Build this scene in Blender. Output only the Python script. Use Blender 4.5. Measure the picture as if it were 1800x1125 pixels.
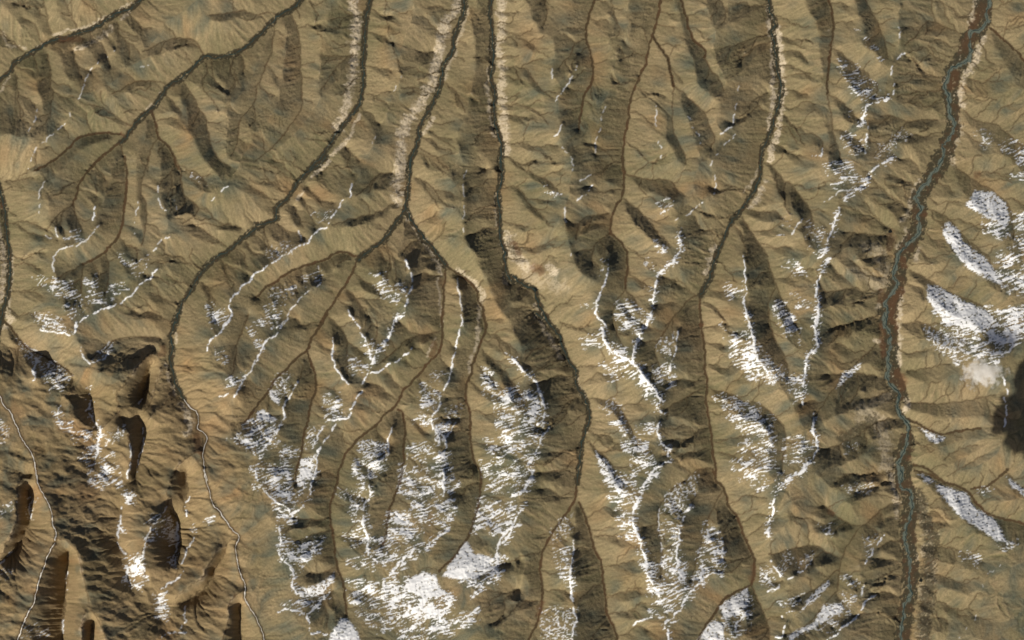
import bpy, math
import numpy as np
from mathutils import Vector

for o in list(bpy.data.objects):
    bpy.data.objects.remove(o)
SC = bpy.context.scene
COL = SC.collection

# ------------------------------------------------------------------ camera, sky, sun, exposure
U = 0.1                                   # scene units per map unit (one map unit is about 30 m of ground)
HS = 1.0                                  # vertical scale
CAM_H = 1500.0
AZ, EL = math.radians(211.0), math.radians(29.0)
cam_d = bpy.data.cameras.new("camera")
cam_d.sensor_fit = 'HORIZONTAL'
cam_d.angle = 2 * math.atan(900 * U / (CAM_H - 1.4))
cam_d.clip_start, cam_d.clip_end = 10.0, 12000.0
cam = bpy.data.objects.new("camera", cam_d)
cam.location = (0, 0, CAM_H)
COL.objects.link(cam)
SC.camera = cam

world = bpy.data.worlds.new("World")
SC.world = world
world.use_nodes = True
wn = world.node_tree.nodes
wl = world.node_tree.links
sky = wn.new("ShaderNodeTexSky")
sky.sky_type = 'NISHITA'
sky.sun_disc = False
sky.sun_elevation, sky.sun_rotation = EL, AZ
sky.air_density, sky.dust_density, sky.ozone_density = 0.45, 1.6, 0.0
wl.new(sky.outputs[0], wn["Background"].inputs[0])
wn["Background"].inputs[1].default_value = 0.062

SUN = Vector((math.sin(AZ) * math.cos(EL), math.cos(AZ) * math.cos(EL), math.sin(EL)))
sun_d = bpy.data.lights.new("sun", 'SUN')
sun_d.energy = 5.0
sun_d.angle = math.radians(0.5)
sun_d.color = (1.0, 0.95, 0.86)
sun = bpy.data.objects.new("sun", sun_d)
sun.rotation_euler = (-SUN).to_track_quat('-Z', 'Y').to_euler()
sun.location = (-60, -60, 120)
COL.objects.link(sun)
SC.view_settings.view_transform = 'Standard'
SC.view_settings.look = 'None'
SC.view_settings.exposure = 0.25
SC.view_settings.gamma = 1.0
SC.view_settings.use_curve_mapping = False

# ------------------------------------------------------------------ noise helpers
def perlin(x, y, seed=0):
    xi = np.floor(x).astype(np.int64); yi = np.floor(y).astype(np.int64)
    xf = (x - xi).astype(np.float32); yf = (y - yi).astype(np.float32)
    rs = np.random.RandomState(seed)
    ang = rs.rand(65536).astype(np.float32) * 6.2831853
    gx, gy = np.cos(ang), np.sin(ang)
    def h(a, b):
        return ((a * 374761393 + b * 668265263) ^ ((a * 97 + b * 131) >> 3)) & 65535
    u = xf * xf * xf * (xf * (xf * 6 - 15) + 10)
    v = yf * yf * yf * (yf * (yf * 6 - 15) + 10)
    def g(a, b, dx, dy):
        k = h(a, b)
        return gx[k] * dx + gy[k] * dy
    n00 = g(xi, yi, xf, yf); n10 = g(xi + 1, yi, xf - 1, yf)
    n01 = g(xi, yi + 1, xf, yf - 1); n11 = g(xi + 1, yi + 1, xf - 1, yf - 1)
    a = n00 + u * (n10 - n00); b = n01 + u * (n11 - n01)
    return (a + v * (b - a)) * 1.5

def fbm(x, y, scale, octs=4, seed=0, gain=0.5):
    r = 0; a = 1.0; t = 0; f = 1.0 / scale
    for i in range(octs):
        r = r + a * perlin(x * f + i * 17.3, y * f - i * 9.1, seed + i * 7)
        t += a; a *= gain; f *= 2.03
    return r / t

def sstep(a, b, x):
    t = np.clip((x - a) / (b - a), 0, 1)
    return t * t * (3 - 2 * t)

TRACE = """
# S crop z0 z1 cls : stream traces.  cls a thin, b medium, c major, d wide floor, e gully only, f frozen
S A0 .0 .0 c : 960,-40 850,60 760,90 690,140 600,190 520,215 440,250 340,265 250,320 180,360 90,415 60,470 0,520 -120,640
S B0 .0 .05 c : 330,-60 290,0 230,60 140,110 60,190 0,250
S A0 .05 .2 c : 1688,240 1620,310 1540,355 1440,380 1340,375 1270,450 1190,515 1110,570 1040,660 1000,715 930,770 880,835 830,905 790,945
S A0 .2 .25 b : 790,945 700,1005 640,1060 580,1125
S A0 .1 .7 a : 1340,375 1310,300 1270,260 1190,250 1100,265 1010,310 940,345
S A0 .15 .75 a : 1110,570 1060,545 980,535 900,545 820,575 740,620
S A0 .2 .75 a : 870,830 800,795 720,740 650,700 560,690
S A0 .2 .65 b : 790,885 700,880 600,890 520,910 430,1000 330,1070 230,1125
S A0 .2 .4 b : 1000,730 1020,800 1045,900 1100,960 1140,1020 1170,1090 1190,1125
S A0 .25 .4 a : 1040,915 1000,960 985,1040 975,1125
S A0 .2 .35 a : 790,950 810,1010 820,1125
S A0 .15 .8 a : 1190,520 1250,600 1300,690 1350,770 1375,880 1400,980 1450,1050 1520,1100
S A0 .15 .75 e : 1335,400 1360,480 1340,570 1400,660 1440,740
S A0 .1 .7 e : 1535,370 1535,440 1560,520 1590,570
S A0 .45 .8 a : 1688,650 1640,730 1590,780 1570,870 1560,960 1530,1020
S A0 0 .8 e : 310,350 330,480 340,600 345,700 320,790 250,840
S A0 0 .6 e : 480,330 510,430 540,500
S A0 0 .6 e : 100,480 110,600 120,700 140,790
S A0 0 .6 e : 770,140 790,230 860,300 920,350
S A0 0 .6 a : 150,335 90,290 40,230 0,200 -100,130
S A0 0 .5 e : 340,215 310,140 300,60 300,-40
S A0 0 .5 e : 500,185 490,120 440,50 420,-40
S A0 0 .5 e : 660,150 640,60 600,-40
S B0 .05 .7 a : 135,95 60,85 0,95 -90,70 -190,90 -300,100
S B0 .05 .45 a : 120,150 105,320 60,440 10,570 0,640
S B0 .05 .7 a : 230,90 270,180 290,270 295,420 300,560 305,690 270,770 180,890 90,990 0,1060
S B0 .0 .0 c : 760,-120 750,0 725,120 715,280 705,400 710,500 700,600 680,690 610,780 540,870 480,960 420,1040 350,1115
S B0 .0 .0 c : 1380,-120 1375,0 1365,90 1320,200 1290,340 1240,430 1220,540 1180,650 1130,740 1080,830 1075,900 1050,980 1020,1050 1010,1125
S B0 .0 .0 c : 1550,-120 1550,0 1545,100 1560,250 1560,400 1550,520 1575,630 1565,750 1590,860 1620,960 1610,1060 1615,1125
S B0 .05 .7 e : 1250,545 1310,600 1350,670 1380,740
S B0 .05 .7 e : 1150,860 1220,920 1310,975
S B0 .05 .8 e : 1080,975 1150,1020 1230,1080 1270,1125
S B0 .05 .6 e : 590,970 620,1000 680,1060
S B0 .3 .7 e : 840,-90 850,0 870,180 900,280 940,420 960,490
S B0 .3 .7 e : 340,-90 350,0 400,90 390,190 430,240
S B0 0 .5 e : 690,290 560,290 500,270
S B0 0 .5 e : 670,360 550,370 430,360
S B0 0 .6 e : 640,350 560,420 480,520 430,590
S B0 0 .5 e : 720,615 800,650 860,680
S B0 0 .5 e : 700,100 600,110 500,130
S B0 0 .5 e : 560,880 440,870 380,880
S B0 0 .5 e : 500,960 400,920 320,910
S B0 0 .5 e : 1180,640 1080,590 960,580
S B0 0 .5 e : 1240,470 1130,480 1010,490
S B0 0 .5 e : 1170,340 1080,340
S B0 0 .5 e : 1570,440 1480,390 1430,380
S B0 0 .5 e : 1575,700 1480,680 1420,640
S B0 0 .5 e : 1600,860 1500,870 1440,930
S C0 .15 .7 b : 555,-100 540,0 510,90 495,200 490,260 515,350 530,450 525,540 490,600 465,680 455,760 440,850
S C0 .25 .75 a : 490,260 410,290 390,360 340,400 310,450
S C0 .1 .15 b : 985,-100 975,0 965,100 940,190 905,290 880,420 840,510 800,600 775,700 760,820 735,940 725,1060 730,1125
S C0 .12 .75 b : 930,235 980,310 1030,400 1050,500 1065,570
S C0 .3 .75 a : 1065,570 1060,700 1060,850 1090,920 1130,1000 1145,1080
S C0 .3 .85 a : 1065,570 1130,610 1200,680 1270,750 1300,830 1330,900 1310,980
S C0 .2 .75 b : 1100,-90 1120,0 1150,120 1180,230 1220,290 1275,340 1265,380
S C0 .4 .75 a : 1265,380 1310,460 1360,520 1400,600
S C0 0 .7 a : 1688,225 1640,235 1560,260 1470,300 1380,320
S C0 0 .8 e : 1688,610 1620,640 1560,710 1500,770
S C0 .05 .75 e : -90,180 0,225 80,260 170,330 240,380
S C0 .05 .85 e : -70,430 0,440 90,450 130,510 200,600 270,650
S C0 .05 .85 e : -60,690 0,690 100,700 190,770 240,820
S C0 .05 .8 e : -60,940 0,950 80,950 180,1000 230,1050
S C0 .2 .7 e : 720,1070 650,1090 610,1125
S C0 .2 .7 e : 750,930 820,980 880,1040
S C0 .2 .7 e : 850,500 760,540 680,560
S C0 .2 .7 e : 880,360 800,350 720,390
S C0 .4 .7 e : 1350,-60 1390,30 1430,100
S C0 0 .5 e : 225,-60 225,10 240,60
S C0 .3 .7 e : 650,-60 660,60 700,160 690,250
S D0 0 0 c : 5,-100 10,0 20,90 45,150 25,210 45,280 50,370 65,480 90,570 75,680 40,790 10,890 -40,1010 -48,1125
S D0 .15 .7 b : 400,-100 400,0 430,100 425,230 405,400 390,520 390,620
S D0 .4 .7 a : 390,620 410,740 425,860 460,980 480,1060
S D0 .25 .85 e : 430,320 500,370 580,430 660,500 720,560 700,640
S D0 .3 .8 e : 390,630 450,640 500,690 560,740 600,790
S D0 .4 .85 e : 435,860 520,880 590,930 630,980
S D0 .3 .85 a : 640,-90 650,0 690,90 740,200 770,290 790,380
S D0 0 0 d : 1440,-120 1430,0 1420,90 1390,190 1330,250 1310,340 1270,410 1225,470 1200,560 1205,640 1215,720 1220,840 1190,920 1165,1020 1120,1125
S D0 0 .8 a : 1290,230 1200,190 1100,150 1050,140 1020,165 980,230 900,300
S D0 0 .6 e : 1200,420 1120,390 1060,330 1000,310
S D0 0 .8 e : 1150,550 1060,530 960,490 870,490
S D0 0 .8 e : 1150,590 1030,600 950,610
S D0 0 .7 a : 1120,790 1030,790 920,800 820,770 750,765
S D0 .3 .85 e : 920,800 840,890 760,960 700,1030
S D0 0 .5 b : 1450,170 1520,230 1590,290 1650,350 1688,390 1800,480
S D0 0 .6 a : 1300,730 1370,790 1470,810 1560,860 1620,920 1688,960 1780,1010
S D0 0 .7 e : 110,760 160,830 240,960
S D0 0 .6 e : 90,240 170,290 240,320
S D0 0 .6 e : 60,100 130,130 180,170
S D0 0 .6 e : 1330,520 1430,540 1550,530
S D0 0 .6 e : 1480,60 1570,20 1640,-60
S D0 0 .6 e : 1510,220 1600,190 1720,160
S A1 0 0 c : -20,150 10,270 30,400 50,600 60,750 50,900 20,1000 0,1100 -30,1250
S A1 .25 .45 b : 680,0 610,60 570,110 520,190 500,270 480,320
S A1 .45 .85 a : 480,320 450,340 370,400 310,490
S A1 .45 .85 a : 480,320 510,400 550,500
S A1 .3 .7 e : 520,160 460,190 400,230
S A1 .3 .8 a : 570,110 620,170 640,240
S A1 .35 .5 b : 820,0 835,120 830,230 815,370 800,470 780,530 730,590 690,630 600,690 550,710
S A1 .55 .85 a : 550,710 470,750 390,800
S A1 .55 .85 a : 550,710 545,800 530,900 500,960
S A1 .5 .85 a : 700,640 720,730 715,820 700,900
S A1 .5 .8 e : 790,540 850,590 930,620
S A1 .4 .8 a : 980,0 960,90 935,160 935,250 960,300 970,410 950,520 935,590
S A1 .4 .85 a : 1150,0 1190,90 1200,200 1230,270 1300,330 1290,390 1210,440
S A1 .4 .85 e : 1190,60 1260,90 1320,130 1370,200
S A1 .45 .8 e : 1160,40 1140,100 1130,180 1100,280
S A1 0 0 c : 1688,470 1600,540 1530,600 1440,660 1370,720 1300,800 1260,880 1200,960 1160,1060 1140,1125
S A1 0 .7 e : 1590,470 1480,440 1380,420 1290,410
S A1 0 .5 e : 1490,590 1440,570 1370,560
S A1 0 .75 e : 1330,760 1250,700 1170,660 1050,650
S A1 0 .6 e : 1270,870 1190,830 1100,780
S A1 0 .7 e : 1130,1110 1010,1010 920,920
S A1 0 .6 e : 1180,1000 1100,950 1000,900
S A1 0 .7 e : 1330,830 1380,900 1420,970
S A1 0 .7 e : 1450,680 1530,750 1560,790
S A1 0 .7 e : 1620,560 1650,620 1688,650
S A1 0 .6 e : 60,440 150,430 250,440
S A1 0 .6 e : 70,720 160,710 260,740
S A1 0 .6 e : 60,900 160,890 260,910
S A1 0 .6 e : 40,160 120,150 220,140
S B1 0 0 c : 460,0 400,60 330,110 270,180 210,270 130,340 130,410 60,440 0,450
S B1 0 .6 e : 250,330 280,400 310,470
S B1 0 .6 e : 340,200 380,250 430,310
S B1 0 .6 e : 300,270 350,330 390,370
S B1 0 .6 e : 140,440 180,480 220,520
S B1 0 .6 e : 430,100 500,80 580,130
S B1 0 .6 e : 330,110 260,60 180,0
S B1 0 .6 e : 270,180 180,110 90,50
S B1 0 .6 e : 210,260 130,190 40,150
S B1 0 0 c : 1020,0 1010,120 1000,230 985,330 960,390
S B1 0 .1 c : 960,390 930,420 880,500 840,550 790,590 720,640 670,680
S B1 .06 .12 b : 670,680 640,750 600,830 560,890 500,980 450,1050 410,1125
S B1 0 .65 e : 940,310 880,330 800,370 700,400 600,420 510,450
S B1 .0 .8 e : 900,110 830,110 770,160 700,220 660,260
S B1 .05 .35 b : 680,660 600,635 530,635 450,680 360,710 260,745 180,790 90,850 0,930
S B1 .05 .85 e : 845,560 880,640 910,720 925,800 910,880
S B1 .1 .7 e : 600,880 650,920 710,1000 750,1060 800,1125
S B1 0 .05 c : 985,340 1020,410 1060,480 1120,560 1190,640 1250,720
S B1 .05 .08 b : 1250,740 1240,850 1235,950 1225,1050 1230,1125
S B1 .05 .08 b : 1250,720 1320,770 1400,820 1450,880 1470,950 1495,1010 1510,1125
S B1 0 .75 e : 1050,140 1120,170 1180,230 1230,300 1300,340
S B1 .2 .8 e : 1060,-20 1120,0 1180,60 1250,110
S B1 0 .6 e : 1500,80 1560,90 1610,110
S B1 0 .6 e : 1600,330 1520,330 1450,350
S B1 0 0 c : 1610,0 1620,130 1595,250 1605,380 1605,480 1610,540 1640,620 1640,700 1660,790 1688,830
S C1 0 0 c : 0,790 80,850 150,880 170,960 210,1040 260,1125
S C1 .15 .25 b : 730,0 740,110 735,200 720,280 670,360 655,440 650,510
S C1 .25 .7 a : 650,510 590,540 545,590 530,660 530,720
S C1 .25 .45 b : 650,510 720,570 755,640 765,720 755,800 745,870
S C1 .45 .6 a : 745,880 700,930 680,980 665,1040 670,1125
S C1 .45 .75 a : 745,880 800,930 830,1000
S C1 .15 .75 a : 740,120 830,140 920,150 1000,150 1050,170 1090,220 1140,260
S C1 .2 .85 e : 740,280 800,320 860,380 920,450 980,530 1040,600
S C1 .2 .8 a : 640,375 560,385 470,410 430,480 420,550
S C1 .15 .7 e : 720,40 640,60 600,110
S C1 .3 .8 e : 760,600 820,640 880,700 930,760
S C1 .4 .8 e : 770,760 850,830 930,870
S C1 .0 .9 e : -70,0 0,20 60,80 140,110 220,150 280,200 320,260
S C1 .0 .85 e : -80,200 0,205 50,230 110,300 180,370 240,440 270,470
S C1 0 .6 e : -50,590 0,600 150,600 280,580
S C1 0 .1 c : 1640,110 1600,220 1550,300 1500,370 1440,450 1390,560 1340,680 1310,780 1270,860 1240,920
S C1 .08 .1 b : 1240,920 1240,1020 1245,1125
S C1 .05 .3 a : 1520,400 1580,490 1630,570 1688,660
S C1 .08 .5 a : 1230,910 1160,960 1100,1020 1040,1090 1010,1125
S C1 .08 .6 a : 1265,960 1330,990 1380,1050 1430,1125
S C1 .05 .8 e : 1340,700 1400,730 1450,790 1480,830
S C1 .05 .7 e : 1400,530 1330,510 1250,490
S C1 .05 .7 e : 1210,910 1130,850 1080,800
S C1 .0 .7 e : 1480,380 1380,410 1280,400
S C1 .0 .7 e : 1580,240 1480,200 1400,190
S D1 .05 .8 e : -20,40 10,60 80,120 180,210 230,300 280,380 290,450 270,540
S D1 .3 .6 a : 0,680 20,760 60,860 95,950 140,1030 190,1125
S D1 .4 .6 a : 50,870 10,950 0,1020 5,1125
S D1 0 0 d : 1135,0 1100,100 1060,170 1010,240 1000,300 1000,400 990,470 960,540 910,620 870,700 860,800 840,880 805,960 800,1020 790,1125
S D1 0 .7 a : 1200,30 1280,100 1400,180 1480,220 1560,290 1600,360 1620,520
S D1 .2 .7 e : 1390,110 1500,110 1600,150
S D1 0 .8 e : 1030,350 1110,370 1190,410 1260,490 1320,560 1400,620 1470,700 1520,790
S D1 0 .75 a : 940,750 1040,800 1130,860 1250,920 1350,960 1440,1010 1490,1060
S D1 0 .6 e : 960,190 900,150 800,120
S D1 0 .7 e : 920,340 830,280 740,220 640,200
S D1 0 .7 e : 790,470 700,400 640,300
S D1 0 .6 e : 780,520 640,510 500,500
S D1 0 .7 e : 790,870 680,890 550,870 450,890 360,900
S D1 0 .7 e : 750,1040 620,1080 500,1120 380,1160
S A2 0 0 c : 1170,0 1150,80 1120,150 1130,250 1120,320 1140,420 1170,500 1210,570
S A2 0 .6 f : 1210,570 1240,610 1290,650 1310,700 1300,760 1340,790 1365,830 1340,910 1345,1000 1370,1110
S A2 .5 .5 a : 1330,910 1240,950 1180,1000 1140,1080 1130,1125
S A2 0 .8 a : 1060,170 960,160 850,160 740,190 670,240 600,310
S A2 .0 .68 h : 1020,250 950,290 880,390 820,470 770,560 790,650 810,700
S A2 .1 .5 h : 815,720 850,800 865,870 860,1000 850,1110
S A2 .2 .8 e : 920,290 830,310 720,360 650,390
S A2 .1 .2 e : 1065,350 1040,430 1015,520 985,590 950,650
S A2 .05 -.5 h : 1000,325 970,420 950,520 910,600
S A2 .1 -.1 h : 900,660 940,760 930,900 900,1050 890,1125
S A2 .6 .7 f : -60,450 0,545 30,610 80,660 110,740 150,820 190,890 230,960 240,1040 255,1125
S A2 0 .5 b : 20,50 60,90 130,180 200,240 280,280 380,340 480,410
S A2 .25 .6 h : 480,430 465,520 460,600 480,680 600,760
S A2 .1 .1 e : 595,500 590,600 580,650 640,740 640,900 625,990
S A2 .35 .85 a : 1640,10 1570,180 1560,260 1540,380 1500,440
S A2 .5 .5 a : 790,650 720,720 650,780 640,850
S A2 .1 .5 e : 1140,560 1060,620 980,700
S B2 .1 .5 b : 470,0 420,90 370,160 340,240 270,300 200,370 120,450 70,530 0,620 -70,720
S B2 .2 .75 b : 340,260 370,350 395,460 380,540 360,620 340,720 315,800 305,900 290,960 265,1050 265,1125
S B2 .12 .85 a : 480,30 560,110 600,200 605,300 605,420
S B2 .7 .8 a : 750,0 790,60 800,110 790,180
S B2 .05 .3 b : 1230,0 1230,120 1210,250 1140,320 1080,400 1030,460 960,530 930,600 860,660 780,750 690,820 630,880 580,960 550,1040 530,1125
S B2 .08 .8 a : 1220,120 1100,140 1020,170 930,230 860,300 800,340
S B2 .15 .6 b : 935,640 960,660 985,770 975,850 975,960 960,1060 945,1125
S B2 .1 .7 e : 1080,440 1110,480 1160,580
S B2 .05 .45 b : 1500,0 1515,100 1480,200 1440,310 1410,420 1385,500 1390,590 1415,680 1410,780 1420,880 1440,970 1480,1050 1485,1125
S B2 .1 .6 e : 1520,130 1580,150 1640,190 1720,260
S B2 .1 .8 e : 1490,240 1550,300 1620,370 1688,450 1740,540
S B2 .2 .8 a : 1385,580 1310,620 1270,670 1190,720
S B2 .25 .75 e : 1410,780 1320,790 1260,800
S B2 .25 .75 e : 400,480 470,490 540,540
S B2 .15 .7 e : 860,660 770,640 700,600
S C2 0 .1 c : 160,0 230,60 300,130 340,240 380,330 420,390 420,470 460,530 490,590 510,690 480,780 455,880 450,970 430,1125
S C2 .05 .7 e : 440,560 370,590 310,650 240,720
S C2 .05 .8 a : 500,575 570,565 650,580 710,620 750,700 800,790 850,850
S C2 .05 .8 e : 480,820 530,880 600,940 660,1010 700,1080 750,1125
S C2 .05 .6 e : 430,360 480,345 540,350
S C2 .05 .7 e : 320,60 430,110 550,150
S C2 .05 .7 e : 380,300 260,330 160,380
S C2 .05 .7 e : 340,200 220,220 120,250
S C2 .05 .7 e : 500,780 590,810 700,780
S C2 .05 .7 e : 460,890 350,910 250,920
S C2 .65 .9 a : 660,0 680,80 700,160 740,230
S C2 .5 .9 a : 1080,0 1030,90 960,190 940,260 970,350 930,450
S C2 .1 .25 b : 1240,0 1255,120 1270,250 1275,380 1290,480 1280,580 1300,700 1315,820 1325,930 1340,1020 1350,1125
S C2 .15 .75 a : 1280,490 1200,530 1100,580 1010,640
S C2 .15 .75 e : 1300,760 1220,790 1150,830 1030,840
S C2 .15 .75 e : 1310,900 1200,915 1080,950
S C2 .2 .5 a : 1310,1020 1220,1040 1150,1090 1120,1125
S C2 .15 .75 a : 1290,490 1360,520 1450,540 1530,580 1620,600 1680,640
S C2 .15 .7 e : 1300,340 1400,360 1480,340
S C2 .2 .7 e : 1340,920 1440,940 1520,960
S C2 .6 .9 a : 1360,0 1400,50 1440,130 1470,180
S D2 .5 .9 a : 5,0 5,50 40,170 90,260 120,340 130,430
S D2 .65 .9 a : 150,10 190,80 210,150
S D2 0 0 d : 790,0 790,60 810,130 805,200 810,290 820,370 830,440 860,500 870,540
S D2 0 0 c : 870,540 855,620 880,680 930,750 920,840
S D2 0 0 d : 920,840 890,930 890,1000 890,1070 900,1125
S D2 0 .8 a : 720,200 650,270 590,330 500,410 420,520 350,620 310,680
S D2 0 .7 e : 890,70 1000,70 1100,100 1190,150 1280,170
S D2 0 .7 a : 940,590 1100,600 1250,585 1400,560 1500,540
S D2 0 .7 b : 930,700 1000,740 1080,780 1160,800 1250,780 1400,760
S D2 0 .6 e : 920,380 1050,370 1200,340
S D2 0 .2 b : 940,1000 1050,1030 1110,1080 1170,1125
S D2 0 .6 e : 840,1050 700,1060 560,1070
S D2 0 .6 e : 850,700 730,720 600,800 440,880 370,900
S D2 0 .5 e : 720,420 560,400 380,410
S D2 0 .5 e : 720,20 560,60 420,110
S D2 0 .6 e : 930,880 1040,870 1130,850
S D2 .3 .7 e : 1170,960 1270,900 1380,870
S D2 .3 .7 e : 1180,1080 1320,1000 1430,930
S D2 .7 .9 a : 0,640 60,700 105,770 105,900 90,1040
S A3 .69 .9 f : 240,0 260,100 300,180 345,270 355,350 375,420 370,470
S A3 .9 .9 f : 370,480 320,580 280,680 250,790 230,880 180,960 130,1110 90,1260
S A3 .9 .7 a : 380,450 450,470 510,530 540,640 570,760 590,880
S A3 .7 .7 a : 600,920 660,1000 700,1110 720,1250
S A3 -.2 -.35 e : 450,540 440,640 435,750 430,880 410,1000 405,1110 390,1250
S A3 .7 .8 a : 570,930 550,1000 540,1110 530,1250
S A3 .1 .1 e : 620,1000 600,1110 600,1250
S A3 .2 .85 h : 220,30 150,70 120,150 115,260 110,350 70,460 20,540 -60,640
S A3 .2 -.2 h : 205,120 190,220 200,320 160,430 90,540 30,590
S A3 .15 .6 h : 1165,0 1140,60 1110,150 1105,240
S A3 .3 1.0 h : 1105,240 1030,340 980,440 945,560 940,650 960,700
S A3 .2 -.5 h : 1120,265 1160,350 1170,470 1150,580 1140,640
S A3 .05 .0 e : 1220,0 1235,100 1225,200 1215,240 1230,310 1260,340
S A3 .05 .05 e : 800,250 785,380 780,500 830,560 835,660 845,740
S A3 .3 .8 h : 1500,490 1420,550 1380,620 1350,710 1260,760 1160,850
S A3 .2 -.2 h : 1490,520 1420,660 1370,760 1250,860 1170,890
S A3 .2 .2 e : 1280,450 1230,540 1190,630 1140,740 1050,790
S A3 .52 .7 f : 1340,0 1380,120 1400,220 1460,290 1530,390 1580,450 1555,530 1580,660 1620,760 1620,860 1688,970 1740,1100 1760,1250
S A3 .7 .7 a : 1620,790 1560,830 1510,880 1515,960 1490,1060 1475,1125 1460,1260
S A3 .1 .1 e : 1590,890 1580,1000 1590,1100 1590,1250
S A3 .1 .1 e : 1040,830 1040,930 1060,1000
S B3 .3 .85 b : 550,0 525,130 490,220 490,320 510,430 520,560 550,680 580,760 590,880 600,960
S B3 .6 .9 b : 970,0 930,130 890,240 870,340 855,440 840,490
S B3 .45 .85 b : 1475,0 1485,80 1470,200 1440,330 1400,440 1330,540 1260,620 1210,670
S B3 .8 .9 e : 1210,670 1160,650 1080,665 1020,720 980,770
S B3 .75 .9 a : 270,0 265,60 250,150
S B3 .4 .8 e : 500,410 380,430 280,470
S B3 .5 .8 e : 530,650 400,680 350,690
S B3 .6 .85 e : 510,800 420,830 350,870
S B3 .4 .8 e : 500,330 360,330 260,320
S B3 .5 .8 e : 1480,90 1390,110 1290,150
S B3 .5 .8 e : 500,430 600,440 700,470
S B3 .6 .85 e : 590,790 700,820 820,850
S B3 .2 .7 e : 1740,590 1660,620 1600,610
S B3 .2 .7 e : 1730,790 1640,820 1540,790
S C3 .1 .3 b : 455,0 430,100 420,200 380,260 330,330 280,400 230,490 200,560 185,650 195,760 200,860 170,990 130,1080 100,1160 80,1260
S C3 .12 .4 b : 440,220 480,310 510,400 540,510 580,600 600,720 615,830 620,930 660,1020 690,1110 720,1250
S C3 .2 .7 e : 190,545 100,560 0,600
S C3 .2 .7 e : 170,870 80,870 0,870
S C3 .25 .7 e : 610,840 720,810 850,780
S C3 .25 .7 e : 550,440 640,440 740,430
S C3 .25 .7 e : 590,640 700,620 800,600
S C3 .3 .7 e : 640,960 760,930 880,880
S C3 .25 .4 b : 1325,0 1345,70 1400,130 1420,220 1470,300 1510,390 1550,490 1590,580 1600,680 1580,760
S C3 .4 .7 a : 1580,770 1620,860 1670,980 1688,1030 1700,1200
S C3 .4 .7 b : 1570,765 1480,810 1400,860 1350,930 1290,1010 1240,1090 1200,1180
S C3 .3 .9 a : 1390,140 1340,220 1300,300 1275,400 1240,520 1210,620 1180,730
S C3 .45 .9 a : 1240,0 1150,60 1060,130 990,210 965,290 970,400 985,520 990,620 985,700
S C3 .4 .8 e : 1490,310 1420,360 1390,430
S C3 .4 .8 e : 1580,570 1500,600 1420,620
S C3 .4 .8 e : 1480,300 1560,280 1620,260
S D3 0 0 d : 900,0 890,80 930,160 945,250 930,330 920,400 925,470 935,560 945,640 940,740 935,830 920,900 900,1000 890,1090 890,1260
S D3 0 .5 a : 870,220 780,250 700,310 640,360 580,370 480,330 430,280 370,240
S D3 .1 .3 a : 600,390 540,480 490,580 470,660
S D3 .3 .7 a : 470,660 390,720 310,790 200,850
S D3 .3 .75 a : 470,670 460,780 420,840 360,910 280,1000 200,1050 110,1090
S D3 .25 .6 a : 480,590 400,550 320,500 220,510 100,540 0,560
S D3 .3 .7 e : 470,680 560,720 640,760
S D3 0 .5 e : 880,640 800,680 700,740
S D3 .3 .7 e : 470,330 390,360 300,390
S D3 0 .6 e : 850,0 740,30 620,40 500,30
S D3 0 .6 e : 880,1040 800,960 720,950
S D3 0 .6 b : 970,10 1060,30 1150,80 1270,120 1340,170 1380,230 1450,290 1530,320 1620,340 1720,370
S D3 .3 .6 b : 1340,130 1440,110 1540,40 1580,0
S D3 .35 .7 e : 1570,20 1630,90 1720,120
S D3 0 .6 e : 1000,500 1130,510 1220,520 1330,560 1420,610
S D3 0 .6 e : 1000,690 1130,700 1250,740 1330,730
S D3 0 .6 e : 980,880 1130,880 1260,920 1350,930
S D3 0 .7 e : 980,200 1080,250 1200,270
# N ridge with snow crest (width px) / M snow line only / G bare ridge
N A0 1.2 : 760,330 700,370 640,420 580,490 550,570 520,650 480,720 460,780 380,860 330,910 260,960 220,1030 190,1110
M A0 1.3 : 700,560 700,600
M A0 1.3 : 240,690 240,770 200,830 190,880
M A0 1.0 : 930,440 1010,420
G B0 0 : 960,500 910,600 870,700 830,800 790,900 740,1010 700,1125
M B0 .7 : 960,500 910,600
M B0 .8 : 790,900 760,960
G B0 0 : 1400,60 1430,200 1450,350 1440,500 1390,760 1330,860 1330,970 1390,1125
N C0 1.5 : 430,430 400,500 350,580 290,665
N C0 1.5 : 330,820 300,870 270,905
N C0 1.2 : 300,930 350,980 400,1050 400,1120
G C0 0 : 800,120 760,250 700,350 700,420 660,480 650,600 620,700 590,770 580,840 550,940 540,1050
M C0 1.0 : 620,700 590,770 580,840 550,940 540,1050
M C0 1.2 : 950,700 950,800 960,900 980,1000 960,1060
M C0 1.2 : 1160,770 1200,850 1240,950
N C0 1.8 : 1475,720 1465,800 1430,850 1380,880
N C0 1.2 : 1500,560 1480,650 1475,720
N C0 1.2 : 1475,880 1420,940 1350,1020 1310,1090
M C0 1.1 : 270,440 265,520
N D0 1.5 : 870,40 850,130 865,200 870,310
N D0 1.8 : 900,350 850,390 820,440 810,490
N D0 1.8 : 835,550 825,620
N D0 2.2 : 800,645 740,660 650,700 630,790 600,830
N D0 2.0 : 660,830 645,930 640,1010
M D0 1.8 : 640,1010 570,1025
M D0 1.8 : 355,980 350,1030 280,1030
N D0 1.8 : 820,1045 780,1060
N A1 1.5 : 660,450 600,520 520,575 440,595 390,620 360,670 360,740 370,810 355,880
N A1 1.5 : 1510,195 1460,230 1400,290
N A1 1.5 : 1140,515 1070,550 1030,590 1020,620
N A1 2.0 : 1040,740 990,800 930,850 870,910 810,960 700,1000 610,1040 540,1080 510,1125
M A1 2.0 : 630,330 615,420
M A1 1.4 : 910,300 900,420 890,510
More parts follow.
